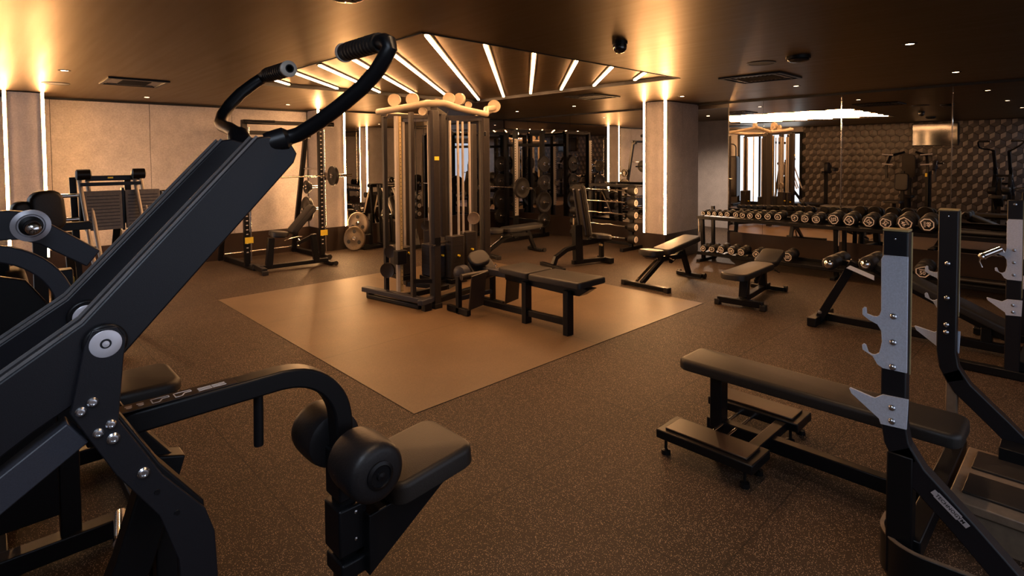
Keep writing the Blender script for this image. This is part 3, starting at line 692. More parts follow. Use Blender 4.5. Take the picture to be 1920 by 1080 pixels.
bench('low adjustable bench on wheels with raised head pad, nearest the dumbbell rack', (6.45, 2.70, 0), 6, back=14, seat_t=2, h=.37, seatL=1.12, backL=.42, low=True, x_hinge=.34)
bench('adjustable bench folded nearly flat just right of the cable station', (6.55, 6.85, 0), -8, back=2, seat_t=2, h=.46)
bench('adjustable bench with inclined backrest standing inside the black squat rack', (3.42, 8.30, 0), -4, back=48, seat_t=8, h=.56, backL=.52, seatL=.26, x_hinge=-.10, low=True)
# upright bench seen from behind
t = Thing('upright_bench', 'bench with its backrest set nearly upright and chrome rails on its back', 'bench', (6.5, 5.38, 0), 165)
BW = Matrix.Translation((-.14, 0, .84)) @ Matrix.Rotation(math.radians(-76), 4, 'Y')
BW = Matrix.Translation((-.08, 0, .83)) @ Matrix.Rotation(math.radians(-80), 4, 'Y')
bp = t.part('backrest', MB().pad(.80, .27, .07, BW, .022, round_ends=.06), 'pad')
for s in (-1, 1):
    t.part('back_rail', MB().cyl(BW @ V(-.36, s*.075, -.05), BW @ V(.33, s*.075, -.05), .014, 12), 'gunmetal', bp)
    t.part('rail_cap', MB().cyl(BW @ V(.33, s*.075, -.05), BW @ V(.345, s*.075, -.05), .016, 12), 'silver', bp)
t.part('seat', MB().pad(.32, .28, .07, Matrix.Translation((-.42, 0, .42)) @ Matrix.Rotation(math.radians(-6), 4, 'Y'), .022, round_ends=.1), 'pad')
t.part('spine', MB().beam((-.62, 0, .36), (.05, 0, .36), .06, .06), 'black', bevel=.004)
t.part('column', MB().beam((.0, 0, .05), (.02, 0, .62), .10, .13), 'black', bevel=.006)
t.part('base_beam', MB().beam((-.50, 0, .06), (.1, 0, .06), .07, .06), 'black', bevel=.004)
t.part('front_post', MB().beam((-.44, 0, .05), (-.44, 0, .36), .06, .06), 'black', bevel=.004)
t.part('front_foot', MB().beam((-.52, -.16, .05), (-.52, .16, .05), .08, .08), 'black', bevel=.006)
t.part('rear_arm', MB().rpath([(.02, 0, .30), (.22, 0, .26), (.40, 0, .16), (.44, 0, .06)], .07, .06, (0, 1, 0)), 'black', bevel=.004)
t.part('rear_foot', MB().beam((.46, -.30, .035), (.46, .30, .035), .07, .05), 'black', bevel=.006)
t.part('side_handle', MB().tube([(-.04, .16, 1.17), (-.04, .22, 1.18), (-.04, .28, 1.17)], .010, 10), 'chrome', bp)
t.part('yellow_tag', MB().box((.0555, -.05, .62), (.0575, -.02, .72)), 'cream')
t.part('pop_pin', MB().cyl((-.36, .06, .30), (-.36, .12, .30), .016, 12), 'brass')

# ================================================================ CABLE STATION
t = Thing('cable_station', 'tall black multi cable station with pale guide rods in the middle of the mat', 'cable machine', (3.9, 5.4, 0), world=True)
def post(x, y, z0, z1, w=.07, d=.07, mat='shroud', name='post'): return t.part(name, MB().beam((x, y, z0), (x, y, z1), w, d, (0, 1, 0)), mat, bevel=.004)
pf = post(3.58, 4.98, .0, 2.16, .08, .10, name='front_post')
t.part('post_sticker', MB().box((3.55, 4.926, 1.62), (3.61, 4.9265, 1.66)), 'yellow', pf)
t.part('post_foot', MB().cbox((3.58, 4.98, .03), (.10, .12, .06)), 'rubber', pf, bevel=.004)
post(4.46, 5.16, .02, 2.12, .09, .10, name='right_post')
post(4.06, 5.42, .25, 2.10, .10, .09, name='centre_post'); post(3.80, 5.12, .75, 2.14, .06, .05, name='inner_post')
post(3.86, 5.98, .05, 2.10, .07, .07, name='rear_post'); post(4.9, 5.9, .02, 2.1, .07, .07, name='rear_post')
post(3.38, 5.66, .10, 2.14, .045, .05, mat='charcoal', name='side_post'); post(3.40, 5.14, .10, 2.14, .045, .05, mat='shroud', name='side_post')
for x in (3.425, 3.463):   # adjustable pulley column
    t.part('column_rail', MB().box((x-.017, 5.46, .12), (x+.015, 5.50, 2.12)), 'ivory' if x < 3.45 else 'brass')
g = MB(); z = .2
while z < 2.05: g.cyl((3.463, 5.4595, z), (3.463, 5.457, z), .005, 8); z += .045
t.part('column_holes', g, 'dark')
g = MB().cbox((3.44, 5.46, .52), (.12, .10, .16)); c = t.part('pulley_carriage', g, 'black', bevel=.008)
t.part('carriage_wheel', MB().lathe((3.40, 5.60, .57), (-.9, -.6, 0), [(.01, -.012), (.06, -.012), (.072, -.018), (.072, .018), (.06, .012), (.01, .012)], 24), 'shroud', c)
t.part('carriage_wheel', MB().lathe((3.36, 5.60, .36), (-.9, -.6, 0), [(.01, -.012), (.07, -.012), (.085, -.018), (.085, .018), (.07, .012), (.01, .012)], 24), 'shroud', c)
# top frame
def top(p, q, r=.038, name='top_bar'): t.part(name, MB().cyl(p, q, r, 16), 'cream')
t.part('top_frame', MB().tube([(3.30, 5.66, 2.17), (3.36, 5.3, 2.19), (3.52, 5.02, 2.235), (3.70, 4.95, 2.245), (3.95, 5.02, 2.21), (4.48, 5.14, 2.17)], .037, 14), 'cream')
t.part('top_frame', MB().tube([(4.48, 5.14, 2.17), (4.62, 5.30, 2.25), (4.80, 5.35, 2.28)], .036, 14), 'cream')
t.part('top_frame', MB().tube([(3.30, 5.66, 2.17), (3.86, 5.98, 2.17), (4.9, 5.9, 2.17), (4.8, 5.35, 2.26)], .032, 12), 'cream')
t.part('top_frame', MB().beam((3.6, 5.0, 2.17), (4.06, 5.42, 2.14), .07, .06), 'shroud')
t.part('top_frame', MB().beam((4.46, 5.16, 2.12), (4.06, 5.42, 2.12), .07, .06), 'shroud')
t.part('top_frame', MB().beam((4.06, 5.42, 2.12), (3.86, 5.98, 2.12), .07, .06), 'shroud')
t.part('top_frame', MB().beam((3.38, 5.66, 2.13), (4.06, 5.42, 2.13), .06, .05), 'shroud')
def pulley(x, y, z, r, d, mat='cream'):
    t.part('pulley', MB().lathe((x, y, z), d, [(.012, -.014), (r*.8, -.014), (r, -.02), (r*.93, 0), (r, .02), (r*.8, .014), (.012, .014)], 28), mat)
pulley(3.42, 5.50, 2.30, .072, (-.8, -.7, 0)); pulley(3.53, 5.30, 2.30, .072, (-.8, -.7, 0)); pulley(3.58, 5.08, 2.25, .04, (-.8, -.7, 0)); pulley(3.66, 5.02, 2.26, .036, (-.8, -.7, 0))
pulley(3.98, 5.22, 2.33, .072, (-.8, -.7, 0)); pulley(4.12, 5.2, 2.335, .07, (1, .35, 0)); pulley(4.22, 5.16, 2.27, .04, (-.8, -.7, 0)); pulley(4.80, 5.35, 2.30, .08, (-.8, -.7, 0), 'cream')
pulley(3.36, 5.62, 2.15, .035, (-.8, -.7, 0)); pulley(3.50, 5.06, 2.15, .045, (-.8, -.7, 0))
# weight stacks with guide rods and shrouds
def stack(x, y, w, d, z0, z1, rods, mat='shroud', top=2.06):
    s = t.part('weight_stack', MB().box((x-w/2, y-d/2, z0), (x+w/2, y+d/2, z1)), mat, bevel=.006)
    g = MB(); n = int((z1-z0)/.045)
    for k in range(1, n): g.box((x-w/2-.0015, y-d/2-.0015, z0+k*.045), (x+w/2+.0015, y+d/2+.0015, z0+k*.045+.004))
    t.part('stack_gap', g, 'dark', s)
    t.part('selector_pin', MB().cyl((x, y-d/2, z0+.25), (x, y-d/2-.03, z0+.25), .012, 12), 'yellow', s)
    for rx, ry, zb in rods: t.part('guide_rod', MB().cyl((x+rx, y+ry, z1-.02), (x+rx, y+ry, top), .0135, 14), 'ivory', s)
    t.part('stack_base', MB().box((x-w/2-.02, y-d/2-.02, z0-.06), (x+w/2+.02, y+d/2+.02, z0-.005)), 'black', s, bevel=.005)
stack(3.56, 5.62, .13, .30, .30, .62, ((0, -.08, 0), (0, .08, 0)))
stack(3.74, 5.22, .14, .30, .30, .66, ((-.03, .02, 0), (.05, .06, 0)), mat='gunmetal')
stack(3.86, 4.99, .18, .12, .30, .77, ((-.05, 0, 0), (.06, 0, 0)))
stack(4.09, 5.03, .15, .12, .34, .79, ((-.07, 0, 0), (.03, 0, 0)))
stack(4.20, 5.82, .30, .12, .30, .80, ((-.1, 0, 0), (.1, 0, 0)))
pulley(3.66, 5.25, .88, .06, (-.8, -.7, 0), 'shroud'); pulley(3.86, 5.4, 1.03, .06, (-.8, -.7, 0), 'ironplate'); pulley(4.15, 5.0, .94, .07, (-.7, -.7, 0), 'bronze')
for x, y, a, b in ((3.60, 5.20, .9, 2.1), (3.86, 5.3, 1.05, 2.1), (3.80, 5.02, .9, 2.15), (4.02, 5.3, .6, 2.2), (4.36, 5.1, .4, 2.1), (3.70, 5.5, .7, 2.1)):
    t.part('cable', MB().cyl((x, y, a), (x, y, b), .0035, 6), 'black')
for x, y in ((3.66, 5.12), (3.95, 5.14), (4.38, 5.05)):
    t.part('cable_stopper', MB().lathe((x, y, 1.9), (0, 0, 1), [(.008, 0), (.018, .01), (.018, .05), (.006, .06)], 12), 'black')
t.part('side_rod', MB().cyl((3.50, 5.30, .4), (3.50, 5.30, 2.1), .014, 12), 'ivory')
t.part('back_rod', MB().cyl((3.66, 5.86, .5), (3.66, 5.86, 2.1), .012, 12), 'yellow')
t.part('base_tube', MB().rpath([(3.27, 5.98, .10), (3.36, 5.5, .10), (3.44, 4.98, .10)], .09, .06, (1, .1, 0)), 'gunmetal', bevel=.01)
t.part('base_tube', MB().rpath([(3.27, 5.9, .03), (3.42, 5.04, .03)], .05, .05, (1, .1, 0)), 'black', bevel=.01)
t.part('base_end', MB().beam((3.33, 4.92, .11), (3.56, 4.98, .11), .07, .06), 'gunmetal', bevel=.01)
t.part('base_foot', MB().cbox((3.44, 4.95, .045), (.09, .07, .09)), 'black', bevel=.006)
t.part('base_foot', MB().cbox((3.30, 5.9, .045), (.07, .07, .09)), 'black', bevel=.006)
t.part('base_tube', MB().beam((3.58, 4.98, .08), (4.46, 5.16, .08), .06, .06), 'black', bevel=.006)
t.part('base_tube', MB().beam((3.44, 5.4, .08), (4.06, 5.42, .08), .06, .06), 'black', bevel=.006)
t.part('base_tube', MB().beam((4.06, 5.42, .08), (4.9, 5.9, .06), .06, .06), 'black', bevel=.006)
t.part('base_tube', MB().beam((4.06, 5.42, .08), (3.86, 5.98, .06), .06, .06), 'black', bevel=.006)
t.part('mid_brace', MB().beam((3.40, 5.14, .30), (3.58, 4.98, .30), .05, .04), 'black')
t.part('mid_brace', MB().beam((3.58, 4.98, .26), (4.06, 5.10, .26), .05, .04), 'black')
t.part('mid_brace', MB().beam((3.98, 4.98, .27), (4.46, 5.12, .27), .05, .04), 'black')
t.part('shelf_plate', MB().beam((3.50, 4.94, .70), (3.80, 5.04, .71), .06, .012), 'shroud')
t.part('joint_plate', MB().box((3.54, 4.925, .69), (3.62, 4.93, .78)), 'black')
# low row bench attached at the front right
t = Thing('row_bench', 'black two-part flat bench seat reaching out from the cable station', 'bench', (4.0, 3.7, 0), rz=0, world=True)
t.part('seat', MB().pad(.40, .64, .06, Matrix.Translation((3.98, 3.44, .50)) @ Matrix.Rotation(math.radians(-1), 4, 'X'), .018, round_ends=.03), 'pad')
t.part('seat', MB().pad(.38, .42, .06, Matrix.Translation((3.98, 3.985, .50)) @ Matrix.Rotation(math.radians(1), 4, 'X'), .018, round_ends=.03), 'pad')
t.part('seat_frame', MB().prism([(3.10, .46), (4.22, .47), (4.20, .38), (3.40, .37), (3.22, .38)], 'x', 3.90, 4.02), 'black', bevel=.006)
for y in (3.34, 3.88):
    t.part('leg', MB().beam((3.89, y, .0), (3.89, y, .42), .085, .06, (0, 1, 0)), 'black', bevel=.004)
t.part('floor_beam', MB().beam((3.89, 3.34, .12), (3.89, 4.62, .09), .05, .06), 'black', bevel=.004)
t.part('link_beam', MB().beam((3.96, 4.2, .43), (3.96, 4.85, .40), .09, .07), 'gunmetal', bevel=.008)
t = Thing('row_footrest', 'pair of slanted foot plates and curled pad between the bench and cable station', 'footrest', (3.75, 4.5, 0), world=True)
for x, y, z, a in ((3.66, 4.36, .28, 18), (4.16, 4.36, .26, 14)):
    t.part('foot_plate', MB().cbox((0, 0, 0), (.19, .014, .40)), 'shroud').matrix_local = Matrix.Translation((x-3.75, y-4.5, z)) @ Matrix.Rotation(math.radians(a), 4, 'X') @ Matrix.Rotation(math.radians(-8), 4, 'Y') @ Matrix.Translation((3.75, 4.5, 0))
t.part('curled_pad', MB().lathe((3.60, 4.62, .42), (1, .15, 0), [(.02, 0), (.06, .01), (.085, .03), (.085, .12), (.06, .14), (.02, .15)], 20), 'gunmetal')
t.part('cushion', MB().pad(.24, .20, .06, Matrix.Translation((3.90, 4.62, .55)) @ Matrix.Rotation(math.radians(40), 4, 'X') @ Matrix.Rotation(math.radians(-14), 4, 'Y')), 'foam')
t.part('cushion', MB().pad(.30, .26, .05, Matrix.Translation((3.95, 4.62, .44)) @ Matrix.Rotation(math.radians(50), 4, 'X') @ Matrix.Rotation(math.radians(-10), 4, 'Y')), 'shroud')
t.part('snap_hook', MB().tube([(4.0, 4.46, .50), (4.015, 4.45, .475), (4.0, 4.45, .45), (3.985, 4.455, .475), (4.0, 4.46, .50)], .004, 8), 'chrome')
t.part('cross_tube', MB().cyl((3.6, 4.55, .40), (4.3, 4.45, .42), .035, 16), 'shroud')
for x in (3.62, 4.1):
    t.part('stand', MB().beam((x, 4.62, .0), (x, 4.62, .40), .05, .05), 'black', bevel=.004)
    t.part('stand_foot', MB().beam((x, 4.45, .04), (x, 4.8, .04), .05, .06), 'black', bevel=.004)
t.part('stand_brace', MB().beam((3.62, 4.62, .16), (4.1, 4.62, .16), .04, .04), 'gunmetal')

# ================================================================ FOREGROUND FLAT BENCH PRESS (right)
t = Thing('bench_press', 'large black flat bench press in right foreground with grey steel bar hooks', 'bench press', (3.1, .8, 0), world=True)
t.part('bench_pad', MB().pad(1.32, .285, .065, Matrix.Translation((3.09, 1.03, .425)) @ Matrix.Rotation(math.pi/2, 4, 'Z'), .024, seg=5, round_ends=.05), 'pad')
t.part('pad_frame', MB().beam((3.09, 1.60, .375), (3.09, .50, .375), .075, .045), 'black', bevel=.005)
t.part('front_leg', MB().beam((3.09, 1.50, .07), (3.09, 1.50, .37), .07, .085), 'black', bevel=.005)
t.part('floor_beam', MB().beam((3.09, 1.56, .075), (3.09, .42, .075), .062, .075), 'black', bevel=.005)
for x0, x1 in ((2.68, 2.90), (3.28, 3.50)):
    fp = t.part('foot_platform', MB().box((x0, 1.13, .085), (x1, 1.665, .135)), 'black', bevel=.006)
    t.part('rubber_tread', MB().box((x0+.03, 1.17, .135), (x1-.03, 1.625, .146)), 'walnut', fp, bevel=.004)
    for x, y in ((x0+.03, 1.62), (x1-.03, 1.18), (x0+.03, 1.18)):
        t.part('levelling_foot', MB().lathe((x, y, .085), (0, 0, -1), [(.008, 0), (.008, .055), (.024, .062), (.026, .084)], 16), 'black', fp)
for y in (1.38, 1.46): t.part('platform_bar', MB().cyl((2.85, y, .10), (3.34, y, .10), .010, 10), 'chrome')
t.part('platform_arm', MB().beam((2.86, 1.22, .10), (3.32, 1.22, .10), .06, .05), 'black', bevel=.004)
plate_poly = [(.568, 1.245), (.560, 1.261), (.482, 1.263), (.480, .822), (.558, .821), (.576, .831), (.592, .859), (.627, .877), (.629, .896), (.623, .902), (.616, .899), (.607, .872), (.596, .866), (.585, .867), (.571, .877), (.566, .90), (.562, .924), (.565, .966), (.578, .988), (.605, .999), (.629, 1.016), (.629, 1.040), (.623, 1.048), (.616, 1.046), (.614, 1.023), (.592, 1.017), (.580, 1.018), (.571, 1.025), (.566, 1.044)]
safe_poly = [(.672, .708), (.668, .712), (.592, .697), (.583, .696), (.557, .717), (.474, .722), (.478, .606), (.562, .600), (.568, .619), (.664, .69)]
for X, s in ((2.55, -1), (3.65, -1)):
    y = .525; nm = 'near' if X < 3 else 'far'
    up = t.part('upright', MB().rpath([(X, y, 1.355), (X, y, .62), (X, y-.012, .54), (X, y-.045, .47)], .062, .082, (1, 0, 0)), 'charcoal', bevel=.005)
    t.part('rear_leg', MB().rpath([(X, y-.02, .52), (X, y-.07, .44), (X, y-.22, .30), (X, y-.36, .16), (X, y-.50, .05)], .062, .085, (1, 0, 0)), 'charcoal', bevel=.005)
    t.part('upright_cap', MB().box((X-.031, y-.041, 1.355), (X+.031, y+.041, 1.362)), 'brass', up)
    g = MB().prism(plate_poly, 'x', X-.041, X-.032) if X < 3 else MB().prism([p for p in plate_poly], 'x', X+.022, X+.031)
    hk = t.part('hook_plate', g, 'steel', up, label='grey steel hook plate', bevel=.001)
    g = MB().prism(safe_poly, 'x', X-.041, X-.032) if X < 3 else MB().prism(safe_poly, 'x', X+.022, X+.031)
    t.part('safety_catch', g, 'steel', up, label='grey steel safety catch', bevel=.001)
    t.part('edge_highlight', MB().box((X+.018, y-.0445, .80), (X+.028, y-.0412, 1.35)), 'brass', up)  # bright strip stands in for the highlight along the upright's edge
    zs = (1.03, .93, .835, .676, .624) if X < 3 else (1.08, .90, .76, .72)
    for z in zs:
        xx = X-.041 if X < 3 else X-.031
        t.part('bolt', MB().lathe((xx, y, z), (-1, 0, 0), [(.013, 0), (.013, .002), (.0115, .006), (.007, .010), (0, .011)], 20), 'bolt')
    t.part('bolt', MB().lathe((X-.031, y, 1.325), (-1, 0, 0), [(.005, 0), (.004, .003), (0, .004)], 12), 'bolt')
t.part('lower_column', MB().beam((2.55, .50, .02), (2.55, .50, .50), .07, .085, (0, 1, 0)), 'black', bevel=.006)
t.part('lower_column', MB().beam((3.65, .50, .26), (3.65, .50, .55), .05, .05, (0, 1, 0)), 'bronze', bevel=.006)
t.part('cross_beam', MB().beam((2.55, .47, .13), (3.65, .47, .13), .07, .08), 'black', bevel=.006)
t.part('floor_beam', MB().beam((3.09, .6, .10), (3.09, .40, .10), .09, .09), 'black', bevel=.006)
bp_ = [(2.74, .57, 0), (2.66, .575, 0)] + arc((2.63, .42), .155, 100, 180, 10, lambda x, y: (x, y, 0)) + [(2.49, .25, 0), (2.58, .02, 0), (2.78, -.2, 0)]
cb = t.part('curved_bumper', MB().rpath([(x, y, .085) for x, y, z in bp_], .15, .012, (0, 0, 1)), 'black', bevel=.003)
t.part('bumper_rim', MB().rpath([(x, y, .163) for x, y, z in bp_], .005, .014, (0, 0, 1)), 'bronze', cb)
pf = t.part('spotter_platform', MB().box((2.98, -.02, .13), (3.58, .42, .17)), 'bronze', label='brown spotter step', bevel=.006)
for x0, x1 in ((3.06, 3.26), (3.33, 3.53)): t.part('rubber_tread', MB().box((x0, .02, .17), (x1, .38, .182)), 'shroud', pf, bevel=.004)
t.part('platform_leg', MB().prism([(.42, .13), (-.02, .13), (-.06, .0), (.30, .0)], 'x', 3.0, 3.04), 'bronze', pf)
t.part('platform_leg', MB().prism([(.42, .13), (-.02, .13), (-.06, .0), (.30, .0)], 'x', 3.52, 3.56), 'bronze', pf)
t.part('platform_bracket', MB().box((3.50, .12, .17), (3.62, .30, .24)), 'black', pf, bevel=.004)
# maker's plate on the near rear leg
a = V(2.515, .395, .405); b = V(2.515, .292, .318)
d = (b-a).normalized(); L = (b-a).length
Mx = frame((a+b)/2 + V(-.0025, 0, 0), d, V(0, d.z, -d.y) if d.y < 0 else V(0, -d.z, d.y))
n = Mx.to_3x3() @ V(0, 0, 1)
if n.x > 0: Mx = frame((a+b)/2 + V(-.0025, 0, 0), d, -V(0, d.z, -d.y))
g = MB().add([Mx @ V(x, y, z) for z in (-.001, .0008) for x, y in ((-L/2, -.010), (-L*.40, -.010), (-L*.40, -.013), (L*.26, -.013), (L*.26, -.009), (L/2, -.009), (L/2, .009), (L*.26, .009), (L*.26, .013), (-L*.40, .013), (-L*.40, .010), (-L/2, .010))],
            [tuple(range(12)), tuple(reversed(range(12, 24)))] + [(i, i+12, (i+1) % 12+12, (i+1) % 12) for i in range(12)])
mp = t.part('maker_plate', g, 'silver', label='pale maker plate with dark lettering')
g = MB(); put_text(g, 'TECHNOGYM', Mx @ Matrix.Translation((0, 0, .0015)) @ Matrix.Scale(.0172, 4)); t.part('lettering', g, 'dark', mp)

# ================================================================ DECLINE BENCH (right, middle distance)
t = Thing('decline_bench', 'decline bench with chrome capped ankle rollers behind the foreground uprights', 'bench', (5.95, 1.1, 0), world=True)
t.part('bench_pad', MB().pad(1.08, .28, .065, Matrix.Translation((5.98, .90, .425)) @ Matrix.Rotation(math.pi/2, 4, 'Z') @ Matrix.Rotation(math.radians(-24), 4, 'Y'), .024, round_ends=.06), 'pad')
t.part('pad_frame', MB().beam((5.98, 1.42, .60), (5.98, .46, .16), .09, .07), 'black', bevel=.005)
t.part('front_leg', MB().beam((5.90, 1.85, .04), (5.95, 1.56, .64), .085, .075), 'black', bevel=.006)
t.part('front_foot', MB().beam((5.72, 1.86, .045), (6.25, 1.86, .045), .08, .08), 'black', bevel=.006)
t.part('base_beam', MB().beam((5.95, 1.86, .07), (5.95, .30, .07), .07, .07), 'black', bevel=.006)
t.part('pad_post', MB().beam((5.98, .60, .07), (5.98, .60, .22), .07, .12), 'black', bevel=.006)
t.part('leg_bolt', MB().lathe((5.862, 1.83, .12), (-1, 0, 0), [(.02, 0), (.018, .005), (0, .008)], 14), 'bolt')
for y, z in ((1.72, .625), (1.42, .66)):
    for a, b in ((5.74, 5.96), (6.0, 6.22)):
        pr = t.part('ankle_roller', MB().lathe((a, y, z), (1, 0, 0), [(.02, -.003), (.05, 0), (.062, .015), (.064, .04), (.064, b-a-.03), (.05, b-a-.004), (.02, b-a)], 24), 'foam')
    t.part('roller_band', MB().rpath([(5.80, y+.066, z+.03), (5.88, y+.066, z-.03), (5.98, y+.07, z-.06)], .004, .012, (0, 1, 0)), 'silver')
    t.part('roller_cap', MB().lathe((5.738, y, z), (-1, 0, 0), [(.042, 0), (.040, .012), (.030, .024), (.012, .030), (.010, .027), (0, .027)], 24), 'chrome')
    t.part('roller_axle', MB().cyl((5.74, y, z), (6.22, y, z), .014, 10), 'chrome')
t.part('roller_arm', MB().rpath([(5.98, 1.72, .62), (5.98, 1.56, .60), (5.98, 1.42, .66)], .05, .05, (1, 0, 0)), 'black', bevel=.005)
t.part('foot_guard', MB().prism([(1.56, .615), (1.34, .535), (1.34, .575), (1.53, .64)], 'x', 5.69, 5.70), 'steel', label='grey steel guard plate')
for X in (5.42, 6.54):
    up = t.part('upright', MB().rpath([(X, .40, 1.31), (X, .40, .0)], .06, .085, (1, 0, 0)), 'charcoal', bevel=.005)
    hp = [(p[0]-.125, p[1]-.09) for p in plate_poly]; sp = [(p[0]-.125, p[1]-.13) for p in safe_poly]
    t.part('hook_plate', MB().prism(hp, 'x', X-.04, X-.031), 'steel', up, label='grey steel hook plate', bevel=.001)
    t.part('safety_catch', MB().prism(sp, 'x', X-.04, X-.031), 'steel', up, label='grey steel safety catch', bevel=.001)
    t.part('edge_highlight', MB().box((X-.01, .354, .60), (X+.03, .358, 1.30)), 'brass', up)  # edge highlight done as a bright strip, as on the bench press
    for z in (.95, .86, .77, .55, .50, 1.28): t.part('bolt', MB().lathe((X-.04 if z < 1.2 else X-.03, .40, z), (-1, 0, 0), [(.012, 0), (.010, .006), (0, .009)], 14), 'bolt')
    t.part('skid', MB().rpath([(X, .75, .035), (X, -.2, .035)], .07, .06, (1, 0, 0)), 'black', bevel=.006)
t.part('cross_beam', MB().beam((5.42, .34, .10), (6.54, .34, .10), .07, .07), 'black', bevel=.006)
t = Thing('bar_collar', 'chrome spring bar collar hanging on the hook of the decline bench upright', 'bar collar', (5.385, .49, .93), world=True)
t.part('collar_tube', MB().cyl((5.37, .47, .955), (5.33, .56, .90), .025, 20), 'chrome')
t.part('collar_lever', MB().tube([(5.33, .55, .91), (5.32, .58, .89), (5.32, .585, .85), (5.325, .57, .81)], .006, 8), 'chrome')
t.part('collar_knob', MB().lathe((5.33, .56, .90), (0, .6, -.5), [(.026, 0), (.03, .01), (.02, .03), (0, .035)], 16), 'chrome')
t.part('spring_ring', MB().tube([(5.385, .485+.03*math.cos(a*.6), .925+.03*math.sin(a*.6)) for a in range(11)], .005, 8), 'chrome')

# ================================================================ DUMBBELL RACK
t = Thing('dumbbell_rack', 'long black two-tier dumbbell rack along the mirror wall', 'dumbbell rack', (8.3, 2.0, 0), world=True)
for y in (4.24, 2.36, .55, -.6):
    t.part('leg', MB().rpath([(8.20, y, .0), (8.14, y, .72)], .05, .06, (0, 1, 0)), 'black', bevel=.005)
    t.part('rear_leg', MB().rpath([(8.52, y, .0), (8.50, y, .84)], .05, .05, (0, 1, 0)), 'black', bevel=.005)
    t.part('foot', MB().rpath([(8.02, y, .02), (8.58, y, .02)], .06, .04, (0, 1, 0)), 'black', bevel=.005)
for z, nm in ((.685, 'upper'), (.13, 'lower')):
    t.part('shelf_rail', MB().beam((8.10, 4.30, z), (8.10, -.7, z), .03, .05), 'black', bevel=.004)
    t.part('shelf_rail', MB().beam((8.34, 4.30, z+.05), (8.34, -.7, z+.05), .03, .05), 'black', bevel=.004)
    t.part('shelf_tray', MB().add([(8.08, 4.3, z-.02), (8.08, -.7, z-.02), (8.40, -.7, z+.045), (8.40, 4.3, z+.045), (8.08, 4.3, z-.01), (8.08, -.7, z-.01), (8.40, -.7, z+.055), (8.40, 4.3, z+.055)],
           [(0, 1, 2, 3), (7, 6, 5, 4), (0, 4, 5, 1), (1, 5, 6, 2), (2, 6, 7, 3), (3, 7, 4, 0)]), 'black')
    for q in (.14, .2): t.part('saddle_rail', MB().cyl((8.08+q, 1.15, z+.035+q*.1), (8.08+q, -.68, z+.035+q*.1), .018, 12), 'shroud')
for y, z in ((4.29, .55), (2.32, .55)): t.part('side_plate', MB().box((8.135, y, .45), (8.165, y+.008, .68)), 'ivory')
def dumbbell(y, z, r, num, label, L=None, ang=0, x0=8.04):
    L = L or (.13+r*1.9); hl = L*.36
    t = Thing('dumbbell', label, 'dumbbell', (x0, y, z), group='round dumbbells on the rack', world=True)
    # axis along +x, tilted up a little towards the wall
    d = V(1, 0, .10).normalized(); c = V(x0, y, z)
    t.part('handle', MB().cyl(c+d*hl, c+d*(L-hl), .014, 12), 'chrome')
    for k, a in enumerate((0, L-hl)):
        h = t.part('head', MB().lathe(c+d*a, d, [(r*.74, 0), (r*.78, .002), (r*.97, .012), (r, .022), (r, hl-.012), (r*.93, hl-.003), (r*.5, hl)], 24), 'rubber')
        if k == 0:
            M = frame(c-d*.0012, (0, -1, 0), (-d.z, 0, d.x)) @ Matrix.Rotation(math.radians(ang), 4, 'Z')
            g = MB(); P = []
            for j in range(8):
                rr = r*.80 if j not in (2,) else r*.62
                P.append((rr*math.cos(math.radians(22.5+45*j)), rr*math.sin(math.radians(22.5+45*j))))
            q = .84; n = len(P)
            vs = [M @ V(a_*s, b_*s, zz) for zz in (0, .0012) for s in (1, q) for a_, b_ in P]
            fs = []
            for j in range(n):
                jn = (j+1) % n; fs += [(2*n+j, 2*n+jn, 3*n+jn, 3*n+j), (j, jn, 2*n+jn, 2*n+j), (n+jn, n+j, 3*n+j, 3*n+jn)]
            g.add(vs, fs)
            put_text(g, num, M @ Matrix.Translation((0, -r*.20 if r > .06 else 0, .0012)) @ Matrix.Scale(r*(.66 if len(num) > 1 else .9), 4))
            if r > .06:
                for dz in (.16, .27): g.add([M @ V(a_, b_, .0012) for a_, b_ in ((-r*.36, r*dz), (r*.36, r*dz), (r*.36, r*(dz+.05)), (-r*.36, r*(dz+.05)))], [(0, 1, 2, 3)])
            t.part('number_badge', g, 'white', h)
ups = [(4.17, 1), (4.08, 2), (3.99, 3), (3.89, 4), (3.79, 5), (3.66, 6), (3.56, 7), (3.45, 8), (3.33, 9), (3.20, 10), (3.06, 12), (2.84, 14), (2.71, 16), (2.57, 18), (2.36, 22), (2.18, 24), (1.96, 26), (1.78, 36), (1.58, 46), (1.365, 48)]
for i, (y, k) in enumerate(ups):
    r = [.036, .037, .039, .041, .044, .046, .047, .049, .052, .055, .058, .060, .061, .062, .078, .079, .080, .080, .094, .094][i]
    dumbbell(y, .725+r*.98, r, str(k), 'black round dumbbell on the upper tier, %s from the pillar end, %s heads' % (ordn[i], 'tiny' if r < .045 else 'small' if r < .056 else 'medium' if r < .07 else 'large' if r < .09 else 'largest'), ang=random.choice([20, -35, 60, 150, 75, -80, 5]) if i < 14 else [100, 35, 40, -40, -60, 90][i-14])
lows = [(4.17, 20, .052), (4.03, 21, .054), (3.89, 22, .062), (3.73, 24, .062), (3.58, 26, .062), (3.36, 28, .06), (2.93, 32, .074), (1.40, 50, .092)]
ll = ['first from the pillar end', 'second from the pillar end', 'third from the pillar end', 'fourth from the pillar end', 'fifth from the pillar end', 'half hidden left of the low bench head pad', 'alone right of the low bench head pad', 'marked 50, seen between the two foreground uprights']
for i, (y, k, r) in enumerate(lows):
    dumbbell(y, .165+r*.98, r, str(k), 'black round dumbbell on the lower tier, ' + ll[i], ang=[30, -30, 45, 80, 70, 20, 90, 0][i])

